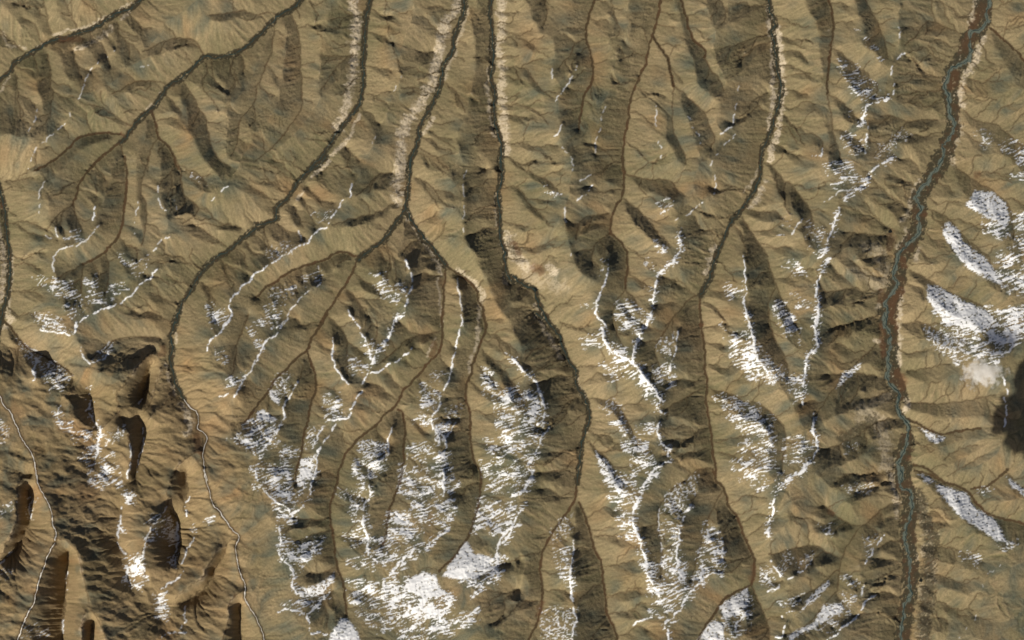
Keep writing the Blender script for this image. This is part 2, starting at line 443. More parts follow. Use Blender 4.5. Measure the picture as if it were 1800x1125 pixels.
N A1 1.0 : 300,160 265,240 265,380
N A1 1.8 : 1688,760 1630,830 1560,900 1520,970 1535,1040 1480,1110
M A1 1.4 : 1050,120 1040,200 1060,330 1100,360
M A1 1.0 : 1150,260 1170,340 1190,370
M A1 2.0 : 370,470 385,530
M A1 1.2 : 300,520 340,540
N B1 2.0 : 635,180 625,250 570,300 520,370 470,450 400,490 350,560 270,600 200,640 120,690 50,740 0,765
M B1 1.6 : 280,490 300,550
N B1 1.0 : 1390,90 1365,180 1375,280 1370,420 1370,520
G B1 0 : 1370,520 1440,640 1450,700 1520,800 1570,950 1600,1000 1660,1080
N B1 1.8 : 990,680 1020,760 1030,850 1000,920 980,1010
N B1 1.8 : 970,1050 920,1080 900,1125
G B1 0 : 720,50 680,110 635,180
N B1 1.2 : 440,820 330,900 230,1020 200,1080 140,1125
N B1 1.0 : 1330,800 1345,900 1360,1000 1365,1125
N B1 1.3 : 610,1010 660,1090
M B1 .9 : 410,720 430,770
N C1 2.0 : 535,185 480,240 430,290
N C1 1.4 : 350,320 355,400 355,510
N C1 1.2 : 385,600 390,650
N C1 1.3 : 1345,100 1340,210
N C1 1.6 : 1335,240 1250,310 1160,380 1080,415
N C1 2.2 : 1115,490 1100,520 1120,570 1100,630 1060,700 1000,750 955,800 940,890 930,960 920,1040 885,1120
N C1 2.0 : 635,710 625,800 590,890 555,990 580,1060 620,1110
N C1 1.8 : 1525,650 1540,740 1550,850 1555,900 1530,950 1545,1040 1565,1125
M C1 1.6 : 520,120 450,160
N D1 2.2 : 820,15 770,35 700,80 650,160 610,210 540,240 500,290
N D1 2.2 : 470,360 440,430 410,500 390,560
N D1 2.2 : 400,570 350,660
N D1 2.2 : 410,670 370,730 340,790 320,860 325,950 335,1000 310,1080 300,1125
M D1 1.4 : 600,210 480,230 370,300
M D1 1.6 : 240,400 180,470 150,520 60,520
N A2 2.0 : 1535,0 1470,110 1400,160 1370,245
N A2 1.3 : 1688,310 1640,400 1590,470 1550,550
N A2 1.5 : 520,190 540,250 600,330
M A2 1.5 : 600,330 660,310 740,250
N A2 2.0 : 510,60 500,140 420,130 340,120 270,105
N A2 2.2 : 250,300 230,360 240,430
M A2 2.2 : 595,500 590,600 580,650 640,740
M A2 2.6 : 660,760 640,900 625,990
M A2 1.2 : 950,520 910,600
M A2 1.2 : 940,760 930,900 900,1050
M A2 1.4 : 865,850 860,1000 840,1090
M A2 1.3 : 1450,550 1510,530
M A2 1.2 : 130,180 200,235 280,280
N B2 2.0 : 220,0 160,120 60,200 0,330
N B2 1.8 : 620,10 680,90 730,200 760,300
N B2 2.2 : 980,15 930,40 890,120 850,200 800,260 770,330
N B2 1.8 : 1030,230 960,290 880,340 830,375 750,400 705,465
N B2 2.0 : 715,490 660,570 630,640 630,660 590,690 480,700
N B2 2.0 : 530,730 490,800 430,880 405,960 400,1050 370,1110
N B2 1.6 : 510,160 510,280 540,380 620,470
N B2 2.0 : 280,450 240,530 190,620 180,720 130,790 90,860 0,930
M B2 1.6 : 440,760 400,840 360,900
N B2 1.8 : 900,750 870,850 870,930 800,980 740,1030
N B2 1.6 : 1360,0 1345,140 1310,270 1280,420 1240,500 1210,600 1170,680 1165,740 1190,840
N B2 2.0 : 1320,720 1260,820 1250,890 1200,940
M B2 1.6 : 1640,260 1688,290
N C2 2.6 : 930,0 860,100 830,190 800,300 860,400 920,480 980,560 970,620 1000,660
N C2 2.6 : 600,100 620,190 700,270 800,330
N C2 2.4 : 0,300 80,380 150,440 185,520 210,580 215,680 170,730
N C2 2.6 : 245,750 190,830 160,930 110,1010 130,1060 100,1120
N C2 1.8 : 1095,120 1080,230 1050,330 1045,380
N C2 1.8 : 1075,460 1020,500 980,560
N C2 2.2 : 970,720 960,790 990,860 1030,900 1030,940
N C2 2.2 : 1050,980 970,1000 920,1060 880,1110
N C2 2.6 : 1545,0 1590,130 1610,280 1688,380
M C2 1.6 : 975,720 940,760 900,790
N D2 2.4 : 335,0 310,100 320,220 260,290 240,400 225,500 230,600
N D2 2.2 : 300,660 295,740 310,830 325,900 280,980 180,1060 120,1110
N D2 2.0 : 1640,200 1560,260 1520,320
N D2 1.8 : 1540,380 1570,470 1580,530
M D2 1.6 : 1555,560 1565,660 1555,750
M A3 1.6 : 800,250 785,380 780,500 830,560
M A3 2.2 : 780,370 810,410
M A3 2.2 : 830,640 835,660 845,740 930,780
M A3 1.8 : 1160,350 1170,470 1150,580 1140,640
M A3 1.6 : 1280,450 1230,540 1190,630
M A3 1.8 : 1210,670 1140,740 1050,790
M A3 1.6 : 1250,180 1215,240 1230,310
M A3 1.4 : 440,640 435,750 440,830
M A3 1.6 : 410,1000 405,1110
M A3 1.2 : 210,210 190,260 200,320
M A3 1.2 : 640,1000 600,1110
M A3 1.6 : 1220,900 1210,960 1225,1010 1190,1050
M A3 1.4 : 1230,1075 1110,1085 1060,1120
M A3 1.4 : 80,540 30,590 0,620
N B3 2.2 : 400,0 370,90 340,200 280,260 230,290
N B3 2.2 : 0,0 40,110 130,200 240,280 240,340
N B3 2.2 : 160,370 170,480 160,560 250,660 240,740 270,800
M B3 2.2 : 490,800 420,880 340,950
N B3 1.8 : 340,960 370,1080
M B3 1.8 : 370,1080 470,1085
M B3 1.8 : 150,940 230,920 320,950
N B3 2.6 : 750,90 760,160 715,240 715,350 740,450 745,560
N B3 2.4 : 1240,0 1240,170
M B3 2.2 : 1340,90 1270,150
M B3 2.6 : 1310,200 1210,230 1190,270
M B3 2.2 : 1270,400 1170,460 1120,530
N B3 2.6 : 1688,380 1620,450 1590,560 1600,620
N B3 2.6 : 1640,660 1590,700
M B3 2.6 : 1600,720 1500,770 1430,840
N B3 2.0 : 1470,905 1400,960 1300,1010 1190,1050 1130,1085
N B3 2.4 : 1050,510 980,580 900,670 850,730 850,800
M B3 2.2 : 1020,880 1000,940 930,990
N C3 3.2 : 960,20 880,80 850,170 800,270
N C3 2.6 : 800,270 810,360 850,480 880,600 900,700 970,830
N C3 2.4 : 145,0 120,80 50,160
N C3 2.4 : 90,240 30,310 0,390 -60,480
N C3 2.2 : 1180,230 1120,340 1100,450 1080,540 1100,600 1060,680
N C3 2.0 : 1390,470 1380,580 1350,630
N C3 2.4 : 1380,680 1310,680 1240,740 1160,830 1120,900 1070,960 1020,990 1020,1050 1035,1120
N C3 2.0 : 405,460 400,580 385,680 390,800 405,900 420,990 400,1120
M C3 1.6 : 1000,970 880,980 800,1030
M C3 1.2 : 965,290 970,400 985,520 990,620 985,700
M C3 1.2 : 1060,130 990,210 965,290
M C3 2.0 : 1550,930 1490,1010 1470,1060
N D3 2.2 : 240,0 130,60 50,150 30,220 40,250 10,350 5,440
M D3 1.6 : 770,430 700,520 640,620
M D3 1.6 : 630,760 615,830
N D3 2.0 : 720,820 650,860 610,930 560,990 480,1040 440,1090 370,1110
M D3 1.6 : 290,590 230,660 130,720
N D3 2.0 : 20,600 60,660 75,760 0,800
N D3 2.0 : 90,960 110,1010 100,1090 50,1100
G D3 0 : 1688,470 1590,540 1540,620 1440,700 1410,770 1390,930 1330,1020 1260,1110 1230,1250
M D3 .8 : 1650,490 1590,540
M D3 .5 : 1540,620 1440,700 1410,770 1390,930 1330,1020 1260,1110
# P snow patches polygon, density, style s streak, d dense, l light
P D0 .62 s : 470,400 540,410 700,560 720,620 640,660 560,620
P D0 .5 s : 480,870 580,900 650,990 520,1020
P D0 .55 l : 690,1060 730,960 900,850 940,880 820,980
P D0 .35 l : 1370,870 1480,880 1480,970 1420,960
P D0 .8 s : 1530,950 1600,920 1688,970 1800,1040 1800,1200 1680,1100
P D0 .3 s : 590,200 660,240 760,400 720,410
P D0 .35 s : 470,660 560,730 610,790 540,760
P A1 .55 s : 370,810 460,830 560,1000 480,1060 420,950 340,890
P A1 .45 s : 550,800 630,790 700,960 600,980
P A1 .5 s : 710,840 790,840 830,880 770,930 710,910
P A1 .5 s : 790,640 850,690 970,660 960,730 890,790
P A1 .6 l : 210,1030 300,1040 430,1110 460,1160 300,1140
P A1 .55 s : 1350,980 1490,980 1500,1050 1400,1115
P A1 .4 l : 220,780 310,800 310,840 240,830
P A1 .45 s : 1240,100 1340,160 1370,210 1300,160
P A1 .35 s : 480,500 550,500 560,560 440,560
P B1 .7 s : 750,770 850,760 880,860 980,850 970,900 920,970 820,890
P B1 .4 l : 60,600 220,570 250,620 110,690
P B1 .5 s : 50,920 130,880 150,1090 80,1080
P B1 .3 s : 150,880 260,840 270,960 170,970
P B1 .3 s : 300,760 430,730 450,820 330,880
P B1 .5 s : 0,1080 120,1080 120,1125 0,1125
P B1 .3 l : 370,370 500,370 470,430 390,420
P C1 .8 s : 700,970 800,960 850,1120 730,1150 680,1040
P C1 .5 s : 460,980 560,960 570,1020
P C1 .7 s : 1410,850 1530,840 1520,910 1430,920
P C1 .4 s : 870,690 920,690 930,750 890,760
P C1 .5 s : 920,550 1020,600 1010,640 960,630
P C1 .5 s : 200,180 320,250 300,270 230,230
P C1 .45 s : 950,300 1060,290 1050,350 1000,370
P C1 .35 s : 820,850 930,860 920,890
P C1 .4 s : 590,700 640,690 570,780
P D1 .65 s : 380,40 500,40 620,150 560,170 440,190
P D1 .5 s : 270,440 390,520 380,650 270,620
P D1 .55 s : 80,690 180,690 250,780 160,800
P D1 .75 s : 40,970 110,980 200,1125 80,1150
P D1 .5 s : 150,910 220,920 300,990 220,1010
P D1 .92 d : 1360,215 1480,230 1580,300 1600,420 1560,480 1420,400 1300,320
P D1 .85 s : 1420,420 1560,450 1640,540 1720,560 1720,680 1580,560 1430,480
P D1 .9 d : 1140,460 1190,430 1240,460 1310,570 1440,670 1530,790 1540,860 1380,780 1260,690 1150,520
P D1 .9 d : 1050,840 1130,850 1260,930 1440,1010 1500,1070 1450,1150 1200,1120 1040,950
P D1 .7 s : 1500,640 1720,570 1720,920 1560,880 1500,780
P D1 .2 l : 100,400 150,400 140,470 100,450
P D1 .7 s : 1620,380 1720,380 1720,560 1640,470
P D1 .35 s : 1590,100 1720,100 1720,170 1600,140
P A2 .6 l : 120,170 200,250 280,290 250,330 160,280
P A2 .75 d : 230,320 255,320 245,440 215,380
P A2 .55 s : 280,340 380,350 460,410 430,500 340,530
P A2 .45 l : 260,330 400,350 480,420 400,420 300,390
P A2 .7 s : 370,600 400,640 400,690 470,720 460,790 380,720
P A2 .7 s : 460,800 600,790 590,810 480,850
P A2 .75 s : 560,900 660,850 660,950 620,1000 530,960
P A2 .75 s : 690,960 740,930 740,1030 660,1050
P A2 .6 s : 680,1060 790,1050 790,1130 680,1150
P A2 .8 s : 1590,780 1640,720 1720,680 1720,960 1600,860 1520,840
P A2 .55 l : 660,240 740,200 760,250 620,310
P A2 .5 l : 720,790 830,750 820,800 700,880
P A2 .3 s : 0,700 60,760 60,830 0,860
P A2 .5 s : 1430,210 1500,300 1480,340 1440,290
P A2 .4 s : 1500,420 1600,370 1590,470 1490,490
P A2 .55 s : 1640,80 1720,80 1720,240 1660,130
P B2 .9 d : 80,500 120,500 170,560 160,610 90,570
P B2 .9 d : -10,650 50,630 150,700 100,730 0,720
P B2 .65 s : -10,740 150,720 130,860 -10,920
P B2 .55 l : 160,400 230,400 200,550 100,490
P B2 .75 s : 160,910 230,880 300,900 280,940 180,960
P B2 .75 s : -10,1020 150,980 220,1000 200,1150 0,1150
P B2 .55 l : 330,770 440,740 400,860 330,880
P B2 .75 d : 290,960 400,930 390,1100 275,1120
P B2 .65 s : 450,560 540,540 580,610 560,690 470,700
P B2 .6 s : 610,280 680,310 740,350 700,400 620,400
P B2 .6 s : 690,220 760,190 790,270 750,290
P B2 .6 d : 660,840 760,830 880,860 860,930 760,970 660,910
P B2 .7 s : 640,980 860,940 840,1030 720,1140 640,1100
P B2 .7 s : 1090,470 1190,520 1190,620 1090,610
P B2 .55 s : 1040,680 1190,690 1180,750 1050,730
P B2 .75 d : 1170,740 1230,720 1300,700 1250,840 1190,870
P B2 .55 l : 1260,640 1350,610 1320,700 1250,730
P B2 .5 s : 990,870 1200,870 1200,960 1000,960
P B2 .75 s : 1190,930 1280,900 1290,1140 1190,1140
P B2 .7 s : 1510,360 1550,370 1600,520 1680,520 1560,560 1500,540
P B2 .66 s : 1580,560 1720,500 1720,900 1620,860 1590,700
P B2 .6 s : 1510,830 1720,860 1720,980 1560,960
P B2 .5 s : 1480,980 1720,960 1720,1090 1500,1080
P B2 .4 s : 980,1000 1140,1040 1150,1140 960,1140
P B2 .4 l : 1170,390 1260,400 1220,460 1160,450
P C2 .55 s : 460,170 610,130 630,200 480,220
P C2 .7 s : 620,180 740,240 860,330 870,410 760,350 690,340
P C2 .4 s : 570,340 760,330 850,410 640,440
P C2 .8 s : 830,370 940,470 990,560 950,640 870,540 830,450
P C2 .65 s : 690,-10 860,-10 860,120 780,140 720,60
P C2 .5 s : 920,360 1060,350 1060,460 960,450
P C2 .45 l : 960,180 1080,150 1060,300 970,270
P C2 .6 l : 580,600 690,590 740,650 640,670
P C2 .7 s : 640,690 720,690 770,780 850,880 760,870 700,780
P C2 .75 s : 740,870 880,850 930,970 850,1000 760,940
P C2 .6 s : 780,1000 930,960 880,1070 780,1080
P C2 .5 s : 820,740 960,710 950,800 830,790
P C2 .65 s : 1340,540 1450,560 1620,600 1640,680 1560,730 1440,700
P C2 .65 s : 1480,730 1620,700 1720,680 1720,900 1560,860
P C2 .55 s : 1530,860 1720,850 1720,1140 1580,1140 1440,1000
P C2 .75 d : 530,890 620,960 740,1125 640,1160 580,1050
P C2 .65 s : 40,480 200,560 210,700 60,660
P C2 .6 s : -10,600 80,640 210,720 190,830 -10,780
P C2 .45 s : -10,800 160,830 130,960 -10,980
P C2 .7 s : 1380,80 1440,140 1590,150 1720,360 1720,460 1560,420 1440,240
P D2 .9 s : 60,-10 130,-10 210,130 200,200 130,150
P D2 .6 s : 120,420 220,420 230,560 170,580
P D2 .65 l : -10,340 100,370 140,440 -10,420
P D2 .8 s : 1100,-10 1720,-40 1720,160 1480,240 1330,180 1180,100
P D2 .75 l : 1030,90 1150,110 1300,180 1240,300 1080,230
P D2 .65 s : 1180,290 1330,190 1480,200 1560,260 1500,320 1250,330
P D2 .8 d : 490,390 560,350 630,310 610,370 500,460 440,510
P D2 .9 d : 990,750 1080,790 1190,820 1110,870 1060,840
P D2 .5 s : 110,830 250,820 300,900 180,1000 110,980
P D2 .4 l : 510,860 600,850 580,910 520,930
P D2 .4 s : -10,1010 100,1040 60,1110 -10,1100
P A3 .6 s : 570,0 790,0 770,80 700,110 600,100
P A3 .75 s : 800,170 870,150 890,230 820,210
P A3 .85 d : 1110,410 1170,360 1170,470 1100,470
P A3 .7 s : 1130,470 1165,480 1150,640 1120,640
P A3 .8 s : 830,580 950,560 960,720 850,730
P A3 .9 s : 1020,830 1100,820 1080,900 1090,1000 1050,980
P A3 .35 l : 180,180 230,180 210,340 180,330
P A3 .4 l : 0,650 80,660 60,710 0,700
P A3 .5 l : 0,260 110,210 100,240 0,300
P A3 .3 s : 960,290 1120,290 1130,460 960,500
P A3 .35 s : 1260,390 1400,310 1430,330 1290,410
P A3 .25 s : 160,1000 320,1040 340,1110 150,1110
P B3 .8 s : 10,-10 240,-10 240,220 140,200 40,110
P B3 .75 s : 270,0 390,-10 320,120 270,200
P B3 .7 s : 110,200 240,290 250,380 170,340
P B3 .75 s : 180,470 300,480 450,450 380,560 290,650 180,580
P B3 .8 d : 270,780 400,760 520,670 520,740 430,840 290,850
P B3 .65 s : 180,880 290,850 420,860 320,940
P B3 .75 s : 730,430 850,470 940,480 880,640 760,640
P B3 .35 l : 530,140 720,140 700,220 550,200
P B3 .5 s : 630,230 740,230 740,400 660,400
P B3 .88 s : 870,270 960,280 1110,400 1000,460 870,450
P B3 .7 s : 950,-10 1130,-10 1250,150 1100,180 940,150
P B3 .55 s : 1020,200 1310,190 1280,400 1060,350
P B3 .7 s : 1490,190 1720,250 1720,360 1560,440 1430,410
P B3 .6 s : 1500,50 1720,30 1720,140 1540,140
P B3 1 d : 1380,470 1450,540 1560,570 1560,660 1400,740 1220,700 1300,580
P B3 .75 s : 1430,560 1640,580 1610,700 1500,760 1350,740
P B3 .95 d : 1030,700 1100,665 1190,690 1210,760 1280,830 1100,850 960,790
P B3 .85 s : 850,740 1030,720 1300,830 1290,960 1100,1000 980,900 860,850
P B3 .7 s : 600,730 850,740 860,860 700,820
P B3 .7 s : 600,810 850,840 1000,890 980,930 800,900 620,880
P B3 .98 d : 470,1140 490,1080 560,970 610,970 680,1080 700,1150
P B3 .6 s : 870,920 1280,980 1290,1080 1000,1140 880,1060
P B3 .5 s : 1180,990 1480,930 1450,1010 1200,1070
P B3 .4 s : 620,860 860,930 840,1080 680,960
P B3 .5 s : 980,520 1140,480 1000,640 870,720
P B3 .5 s : 590,440 730,450 740,510 620,500
P B3 .45 s : 600,600 760,590 760,660 700,640
P C3 .8 s : 590,-10 700,20 820,100 700,190 600,60
P C3 .7 s : 640,180 780,100 790,200 760,270
P C3 .55 s : 700,250 810,240 830,480 710,440
P C3 .72 s : 830,480 900,560 990,700 1000,790 890,740
P C3 .75 s : 1000,560 1110,560 1170,760 980,790 980,680
P C3 .7 l : 980,260 1060,130 1230,30 1200,150 1090,300
P C3 .4 s : 980,340 1110,330 1090,560 990,560
P C3 .75 s : 1280,340 1390,450 1390,640 1200,740 1240,560
P C3 .6 s : 900,770 1130,770 1120,920 920,960
P C3 .5 s : 290,520 400,520 400,800 310,700
P C3 .45 l : 200,930 420,900 410,1150 190,1120
P C3 .95 d : 1350,900 1560,770 1570,880 1500,950 1400,980
P C3 .95 d : 1230,1100 1330,980 1400,1020 1400,1150 1200,1150
P C3 .5 s : 1400,980 1580,860 1560,1060 1420,1140
P C3 .55 s : -10,-10 150,-10 110,130 -10,200
P C3 .55 s : 1480,-10 1720,-10 1650,130 1500,60
P C3 .5 l : 1620,650 1720,660 1720,790 1620,720
P C3 .5 s : 1060,1000 1250,760 1310,700 1150,900
P C3 .4 l : 280,330 390,300 380,430 250,480
P D3 .9 d : 970,20 1060,40 1110,90 1050,100
P D3 1 d : 1100,100 1180,110 1310,150 1360,240 1480,310 1540,390 1580,480 1500,470 1380,390 1290,340 1200,240 1110,150
P D3 .95 d : 1570,40 1630,90 1720,140 1720,200 1600,120
P D3 .5 l : 1400,120 1480,120 1470,180 1390,160
P D3 .85 d : 180,960 270,830 400,720 410,760 330,850 210,940
P D3 .9 d : 360,890 480,870 510,930 300,1050 130,1140 110,1100 290,1010
P D3 .5 s : 480,820 560,840 540,900 490,880
P D3 .6 l : 50,640 140,540 150,600 90,700
P D3 .55 l : 190,620 280,540 290,600 200,650
P D3 .4 l : 330,370 440,370 410,440
P D3 .4 l : 500,110 690,80 680,150 520,160
P D3 .4 l : 640,440 730,440 660,570
P D3 .35 s : 1230,540 1400,570 1390,630 1260,590
P D3 .4 s : 490,690 620,760 610,800 490,730
P D3 .5 s : 1500,480 1640,480 1560,540
P D3 .35 s : 60,880 220,820 130,960
P D3 .4 s : 330,1040 550,930 430,1060
# L pale gravel/terrace bands: width px, strength
L B0 9 1 : 650,-60 640,0 660,150 650,300 640,480 610,620 580,750 540,850
L B0 10 1 : 1340,-60 1320,60 1250,170 1220,290 1190,430 1140,570 1080,680 980,850 960,1000 950,1125
L B0 5 .6 : 1390,60 1310,330 1270,420 1240,520
L B0 9 .8 : 1600,-60 1620,60 1620,180 1590,300 1620,440 1610,560 1620,700 1640,850 1650,1000
L B0 4 .8 : 1540,450 1530,560 1550,780 1580,900
L B0 4 .9 : 680,760 640,840 590,940 500,1020
L B0 4 .9 : 1170,780 1130,850 1100,880
L B1 11 1 : 950,-10 945,100 940,220 950,300
L B1 4 1 : 480,30 420,90 370,130
L B1 4 .8 : 310,240 270,280
L B1 5 .9 : 1000,380 1050,470 1110,560 1170,640 1210,720 1220,780
L B1 5 .8 : 1330,750 1400,800 1460,860 1490,920 1470,1060
L B1 3 .8 : 1200,800 1210,900 1220,1060
L B1 5 .8 : 1650,500 1670,560
L B1 5 .7 : 1640,780 1650,830
L B1 3 .6 : 1580,250 1585,450
L D0 5 1 : 10,40 20,120 10,170 30,280 35,420 30,560 40,640 20,760 10,850
L D0 6 1 : 60,180 75,300 90,440 100,620 85,720 70,840 40,960 10,1060
L D0 6 1 : 1390,-40 1370,60 1350,140
L D0 7 1 : 1420,240 1390,330 1350,430 1300,500 1280,580 1250,640 1290,700
L D0 4 .7 : 1300,270 1240,400 1160,540
L D0 6 .6 : 1250,720 1270,860 1200,1000 1230,1080
L D1 5 .7 : 1010,160 960,260 930,370 880,420
L D1 6 .8 : 910,480 930,530 860,600
L D1 12 .45 : 640,600 720,640 780,760 740,860
L D1 12 .3 : 560,740 660,800 730,880
L D1 5 .8 : 1000,600 980,680
L D1 5 .9 : 890,880 870,980 880,1040
L D1 4 .8 : 740,960 720,1000
L D2 5 .9 : 860,0 870,130 860,250 870,350
L D2 4 .9 : 880,-10 870,40
L D2 4 .8 : 740,190 700,180
L D2 5 .8 : 820,350 820,420 830,530
L D2 6 1 : 900,560 920,600 900,650
L D2 14 .5 : 620,640 700,680 740,760 780,900 770,1000
L D2 12 .35 : 600,700 700,590 800,560
L D3 7 .8 : 800,20 830,120 850,220
L D3 5 .7 : 850,270 850,310
L D3 12 .55 : 1000,210 1010,300 1060,380 1080,430
L D3 12 .55 : 1040,520 1080,600 1070,680 1080,730
L D3 12 .5 : 1020,790 1050,880 1030,980 1030,1080 1020,1180
L D3 4 .6 : 950,500 980,560 990,640
L A0 4 1 : 850,80 800,120
L A0 5 .9 : 730,180 660,250 580,290 490,320
L A0 3 .9 : 330,265 250,300 200,340
L A0 3 .8 : 860,20 700,110 600,170 470,195 350,230
L A0 3 .7 : 60,500 0,600
L A0 3 .9 : 1060,620 1020,680 960,720
L A0 3 .6 : 170,320 60,290 20,220
L A1 6 .9 : -20,450 0,560 20,700 10,900 0,960
L A1 4 .7 : 65,640 70,760 55,980 60,1080
L A1 3 .6 : 1140,1100 1200,1000
L A2 6 .8 : 20,0 60,50 20,100
L A2 3 .7 : 1150,100 1160,200
L A2 4 .7 : 1090,330 1110,420 1150,540
L A2 7 .9 : 1200,600 1240,680 1250,760 1220,800
L C1 12 .9 : -20,560 0,640 60,690 120,730
L C1 8 1 : 240,720 280,770
L C1 14 .35 : 100,780 220,830 340,850
L C1 7 .8 : 160,980 200,1080
L C1 7 1 : 1340,600 1310,700 1290,760
L C1 3 .8 : 1530,230 1580,170 1620,80
L C1 5 .9 : 1560,330 1620,280 1670,170
L C2 5 .8 : 170,20 210,120 280,210 330,300
L C2 5 .9 : 460,530 480,560
L C2 3 .7 : 430,420 450,500
L C2 3 .8 : 495,790
L B2 4 .8 : 1470,20 1460,150 1440,250
L B2 4 .8 : 1420,290 1410,390
L B2 3 .7 : 1180,170 1130,290
L B2 3 .6 : 1215,0 1220,80
L D0 3 .5 : 400,200
# T turquoise bed of the big river (centre line, half width)
T D0 2.2 0 : 1450,-80 1470,0 1445,60 1450,120 1410,190 1335,215 1340,330 1310,410 1225,445 1180,520 1165,570 1195,640 1200,720 1230,840 1190,920 1150,960 1160,1020 1110,1125
T D1 2.4 0 : 1110,80 1070,150 1000,230 985,290 1015,350 990,390 1005,450 980,520 920,590 870,640 840,730 830,800 860,840 820,910 770,970 790,1010 770,1125
T D2 2.3 0 : 775,0 765,60 800,130 810,200 790,290 800,370 785,440 840,500 870,540 855,620 880,680 930,750 920,840 890,930 860,1000 890,1070 870,1125
T D3 2.0 0 : 880,0 870,80 890,130 940,150 950,250 930,330 910,400 905,470 925,560 945,640 935,740 945,830 905,900 890,1000 880,1090 890,1260
# X red-brown meadow blobs: radius
X D2 9 1 : 850,400 890,450 880,500
X D2 6 1 : 840,60 850,100
X D1 6 1 : 1035,385
X D1 7 1 : 890,680 905,720
X D1 8 1 : 880,880 830,950 820,1080
X D1 6 1 : 750,890 740,950
X D1 9 .6 : 820,500 810,600 
X D2 5 1 : 750,80 760,280
X D2 6 1 : 930,960
X D0 8 .8 : 1390,90 1300,300
X D0 9 .9 : 1240,480 1210,570
X D0 7 .7 : 1220,900
X C1 9 1 : 140,730 190,750
X C1 5 .8 : 10,570 50,640
X D3 6 1 : 400,270 420,290
X A0 6 1 : 520,260 400,265
X A0 4 1 : 810,890
X A1 4 1 : 5,330
X A2 8 .9 : 1080,240 1060,270
X A2 8 1 : 1300,820 1310,900
X A3 3 .9 : 1550,830
X B1 7 .8 : 1225,830
X B2 6 .9 : 1160,280 1180,200
X C3 6 .8 : 1580,730 1590,640
X C3 5 .9 : 200,880 170,960
X D1 7 .8 : 1380,120
X C2 3 1 : 1250,80
X D3 4 .8 : 900,600
M A3 1.2 : 1105,240 1030,340 980,440 945,560 940,650 960,700
# W dark wet hummocky ground
W D3 14 .85 : 1000,180 1020,300 1070,400 1080,520 1060,650 1060,780 1040,900 1030,1180
W D1 7 .8 : 790,480 810,540 800,600
W D1 6 .6 : 770,620 760,720
W D2 9 .7 : 700,700 600,760 480,830
W C1 9 .6 : -10,560 30,640
W A0 5 .6 : 250,40 200,20 100,30
W A0 5 .6 : 700,200 600,270 480,300
W B0 5 .6 : 1480,20 1520,80
"""
# ------------------------------------------------------------------ map survey: streams, ridges, snow, gravel (map units, y down)
OX = {'A': 0, 'B': 450, 'C': 900, 'D': 1350}
OY = {'0': 0, '1': 275, '2': 550, '3': 825}
RNG = np.random.RandomState(4)

def spline(pts, step=0.8, jit=0.8):
    p = np.array(pts, float)
    if len(p) == 1:
        return p
    q = np.vstack([2 * p[0] - p[1], p, 2 * p[-1] - p[-2]])
    out = []
    for i in range(1, len(q) - 2):
        n = max(2, int(np.hypot(*(q[i + 1] - q[i])) / step))
        t = (np.arange(n) / n)[:, None]
        a, b, c, d = q[i - 1], q[i], q[i + 1], q[i + 2]
        out.append(0.5 * ((2 * b) + (c - a) * t + (2 * a - 5 * b + 4 * c - d) * t * t + (3 * b - a - 3 * c + d) * t ** 3))
    out.append(p[-1:])
    out = np.vstack(out)
    if jit > 0 and len(out) > 6:
        s = np.arange(len(out)) * step
        o = RNG.rand() * 900
        j = perlin(s / 14 + o, s * 0 + .5, 3) + .6 * perlin(s / 6 + o, s * 0 + 7.5, 5) + .4 * perlin(s / 2.7 + o, s * 0 + 3.5, 8)
        t = np.gradient(out, axis=0)
        t /= np.hypot(t[:, 0], t[:, 1])[:, None] + 1e-6
        e = np.minimum(1, np.minimum(np.arange(len(out)), np.arange(len(out))[::-1]) / 8.0)
        out = out + np.c_[-t[:, 1], t[:, 0]] * (j * jit * 2 * e)[:, None]
    return out

STREAMS, CRESTS, PATCHES, PALE, TEAL, RED, DARK = [], [], [], [], [], [], []
for ln in TRACE.strip().split("\n"):
    if not ln or ln[0] == '#':
        continue
    hd, body = ln.split(":")
    hd = hd.split()
    ox, oy = OX[hd[1][0]], OY[hd[1][1]]
    pts = [(ox + float(a) / 3.751, oy + float(b) / 3.751) for a, b in (t.split(",") for t in body.split())]
    k = hd[0]
    if k == 'S':
        jit = {'h': 2.0, 'a': .9, 'b': .8, 'c': .5, 'd': .3, 'e': 1.6, 'f': .7}[hd[4]]
        STREAMS.append((hd[4], float(hd[2]), float(hd[3]), spline(pts, jit=jit)))

    elif k in 'NMG':
        CRESTS.append((k, float(hd[2]), spline(pts, jit=1.3)))
    elif k == 'P':
        PATCHES.append((float(hd[2]), hd[3], np.array(pts)))
    elif k == 'L':
        PALE.append((float(hd[2]), float(hd[3]), spline(pts, jit=1.5)))
    elif k == 'T':
        TEAL.append((float(hd[2]), spline(pts, jit=.9)))
    elif k == 'W':
        DARK.append((float(hd[2]), float(hd[3]), spline(pts, jit=1.0)))
    elif k == 'X':
        RED.append((float(hd[2]), float(hd[3]), spline(pts, jit=1.0)))

# ------------------------------------------------------------------ relief model on a coarse grid
h = 2.0
GX0, GY0 = -160.0, -130.0
GW, GH = 1061, 693
gx = GX0 + h * np.arange(GW); gy = GY0 + h * np.arange(GH)
X, Y = np.meshgrid(gx, gy)
X = X.astype(np.float32); Y = Y.astype(np.float32)

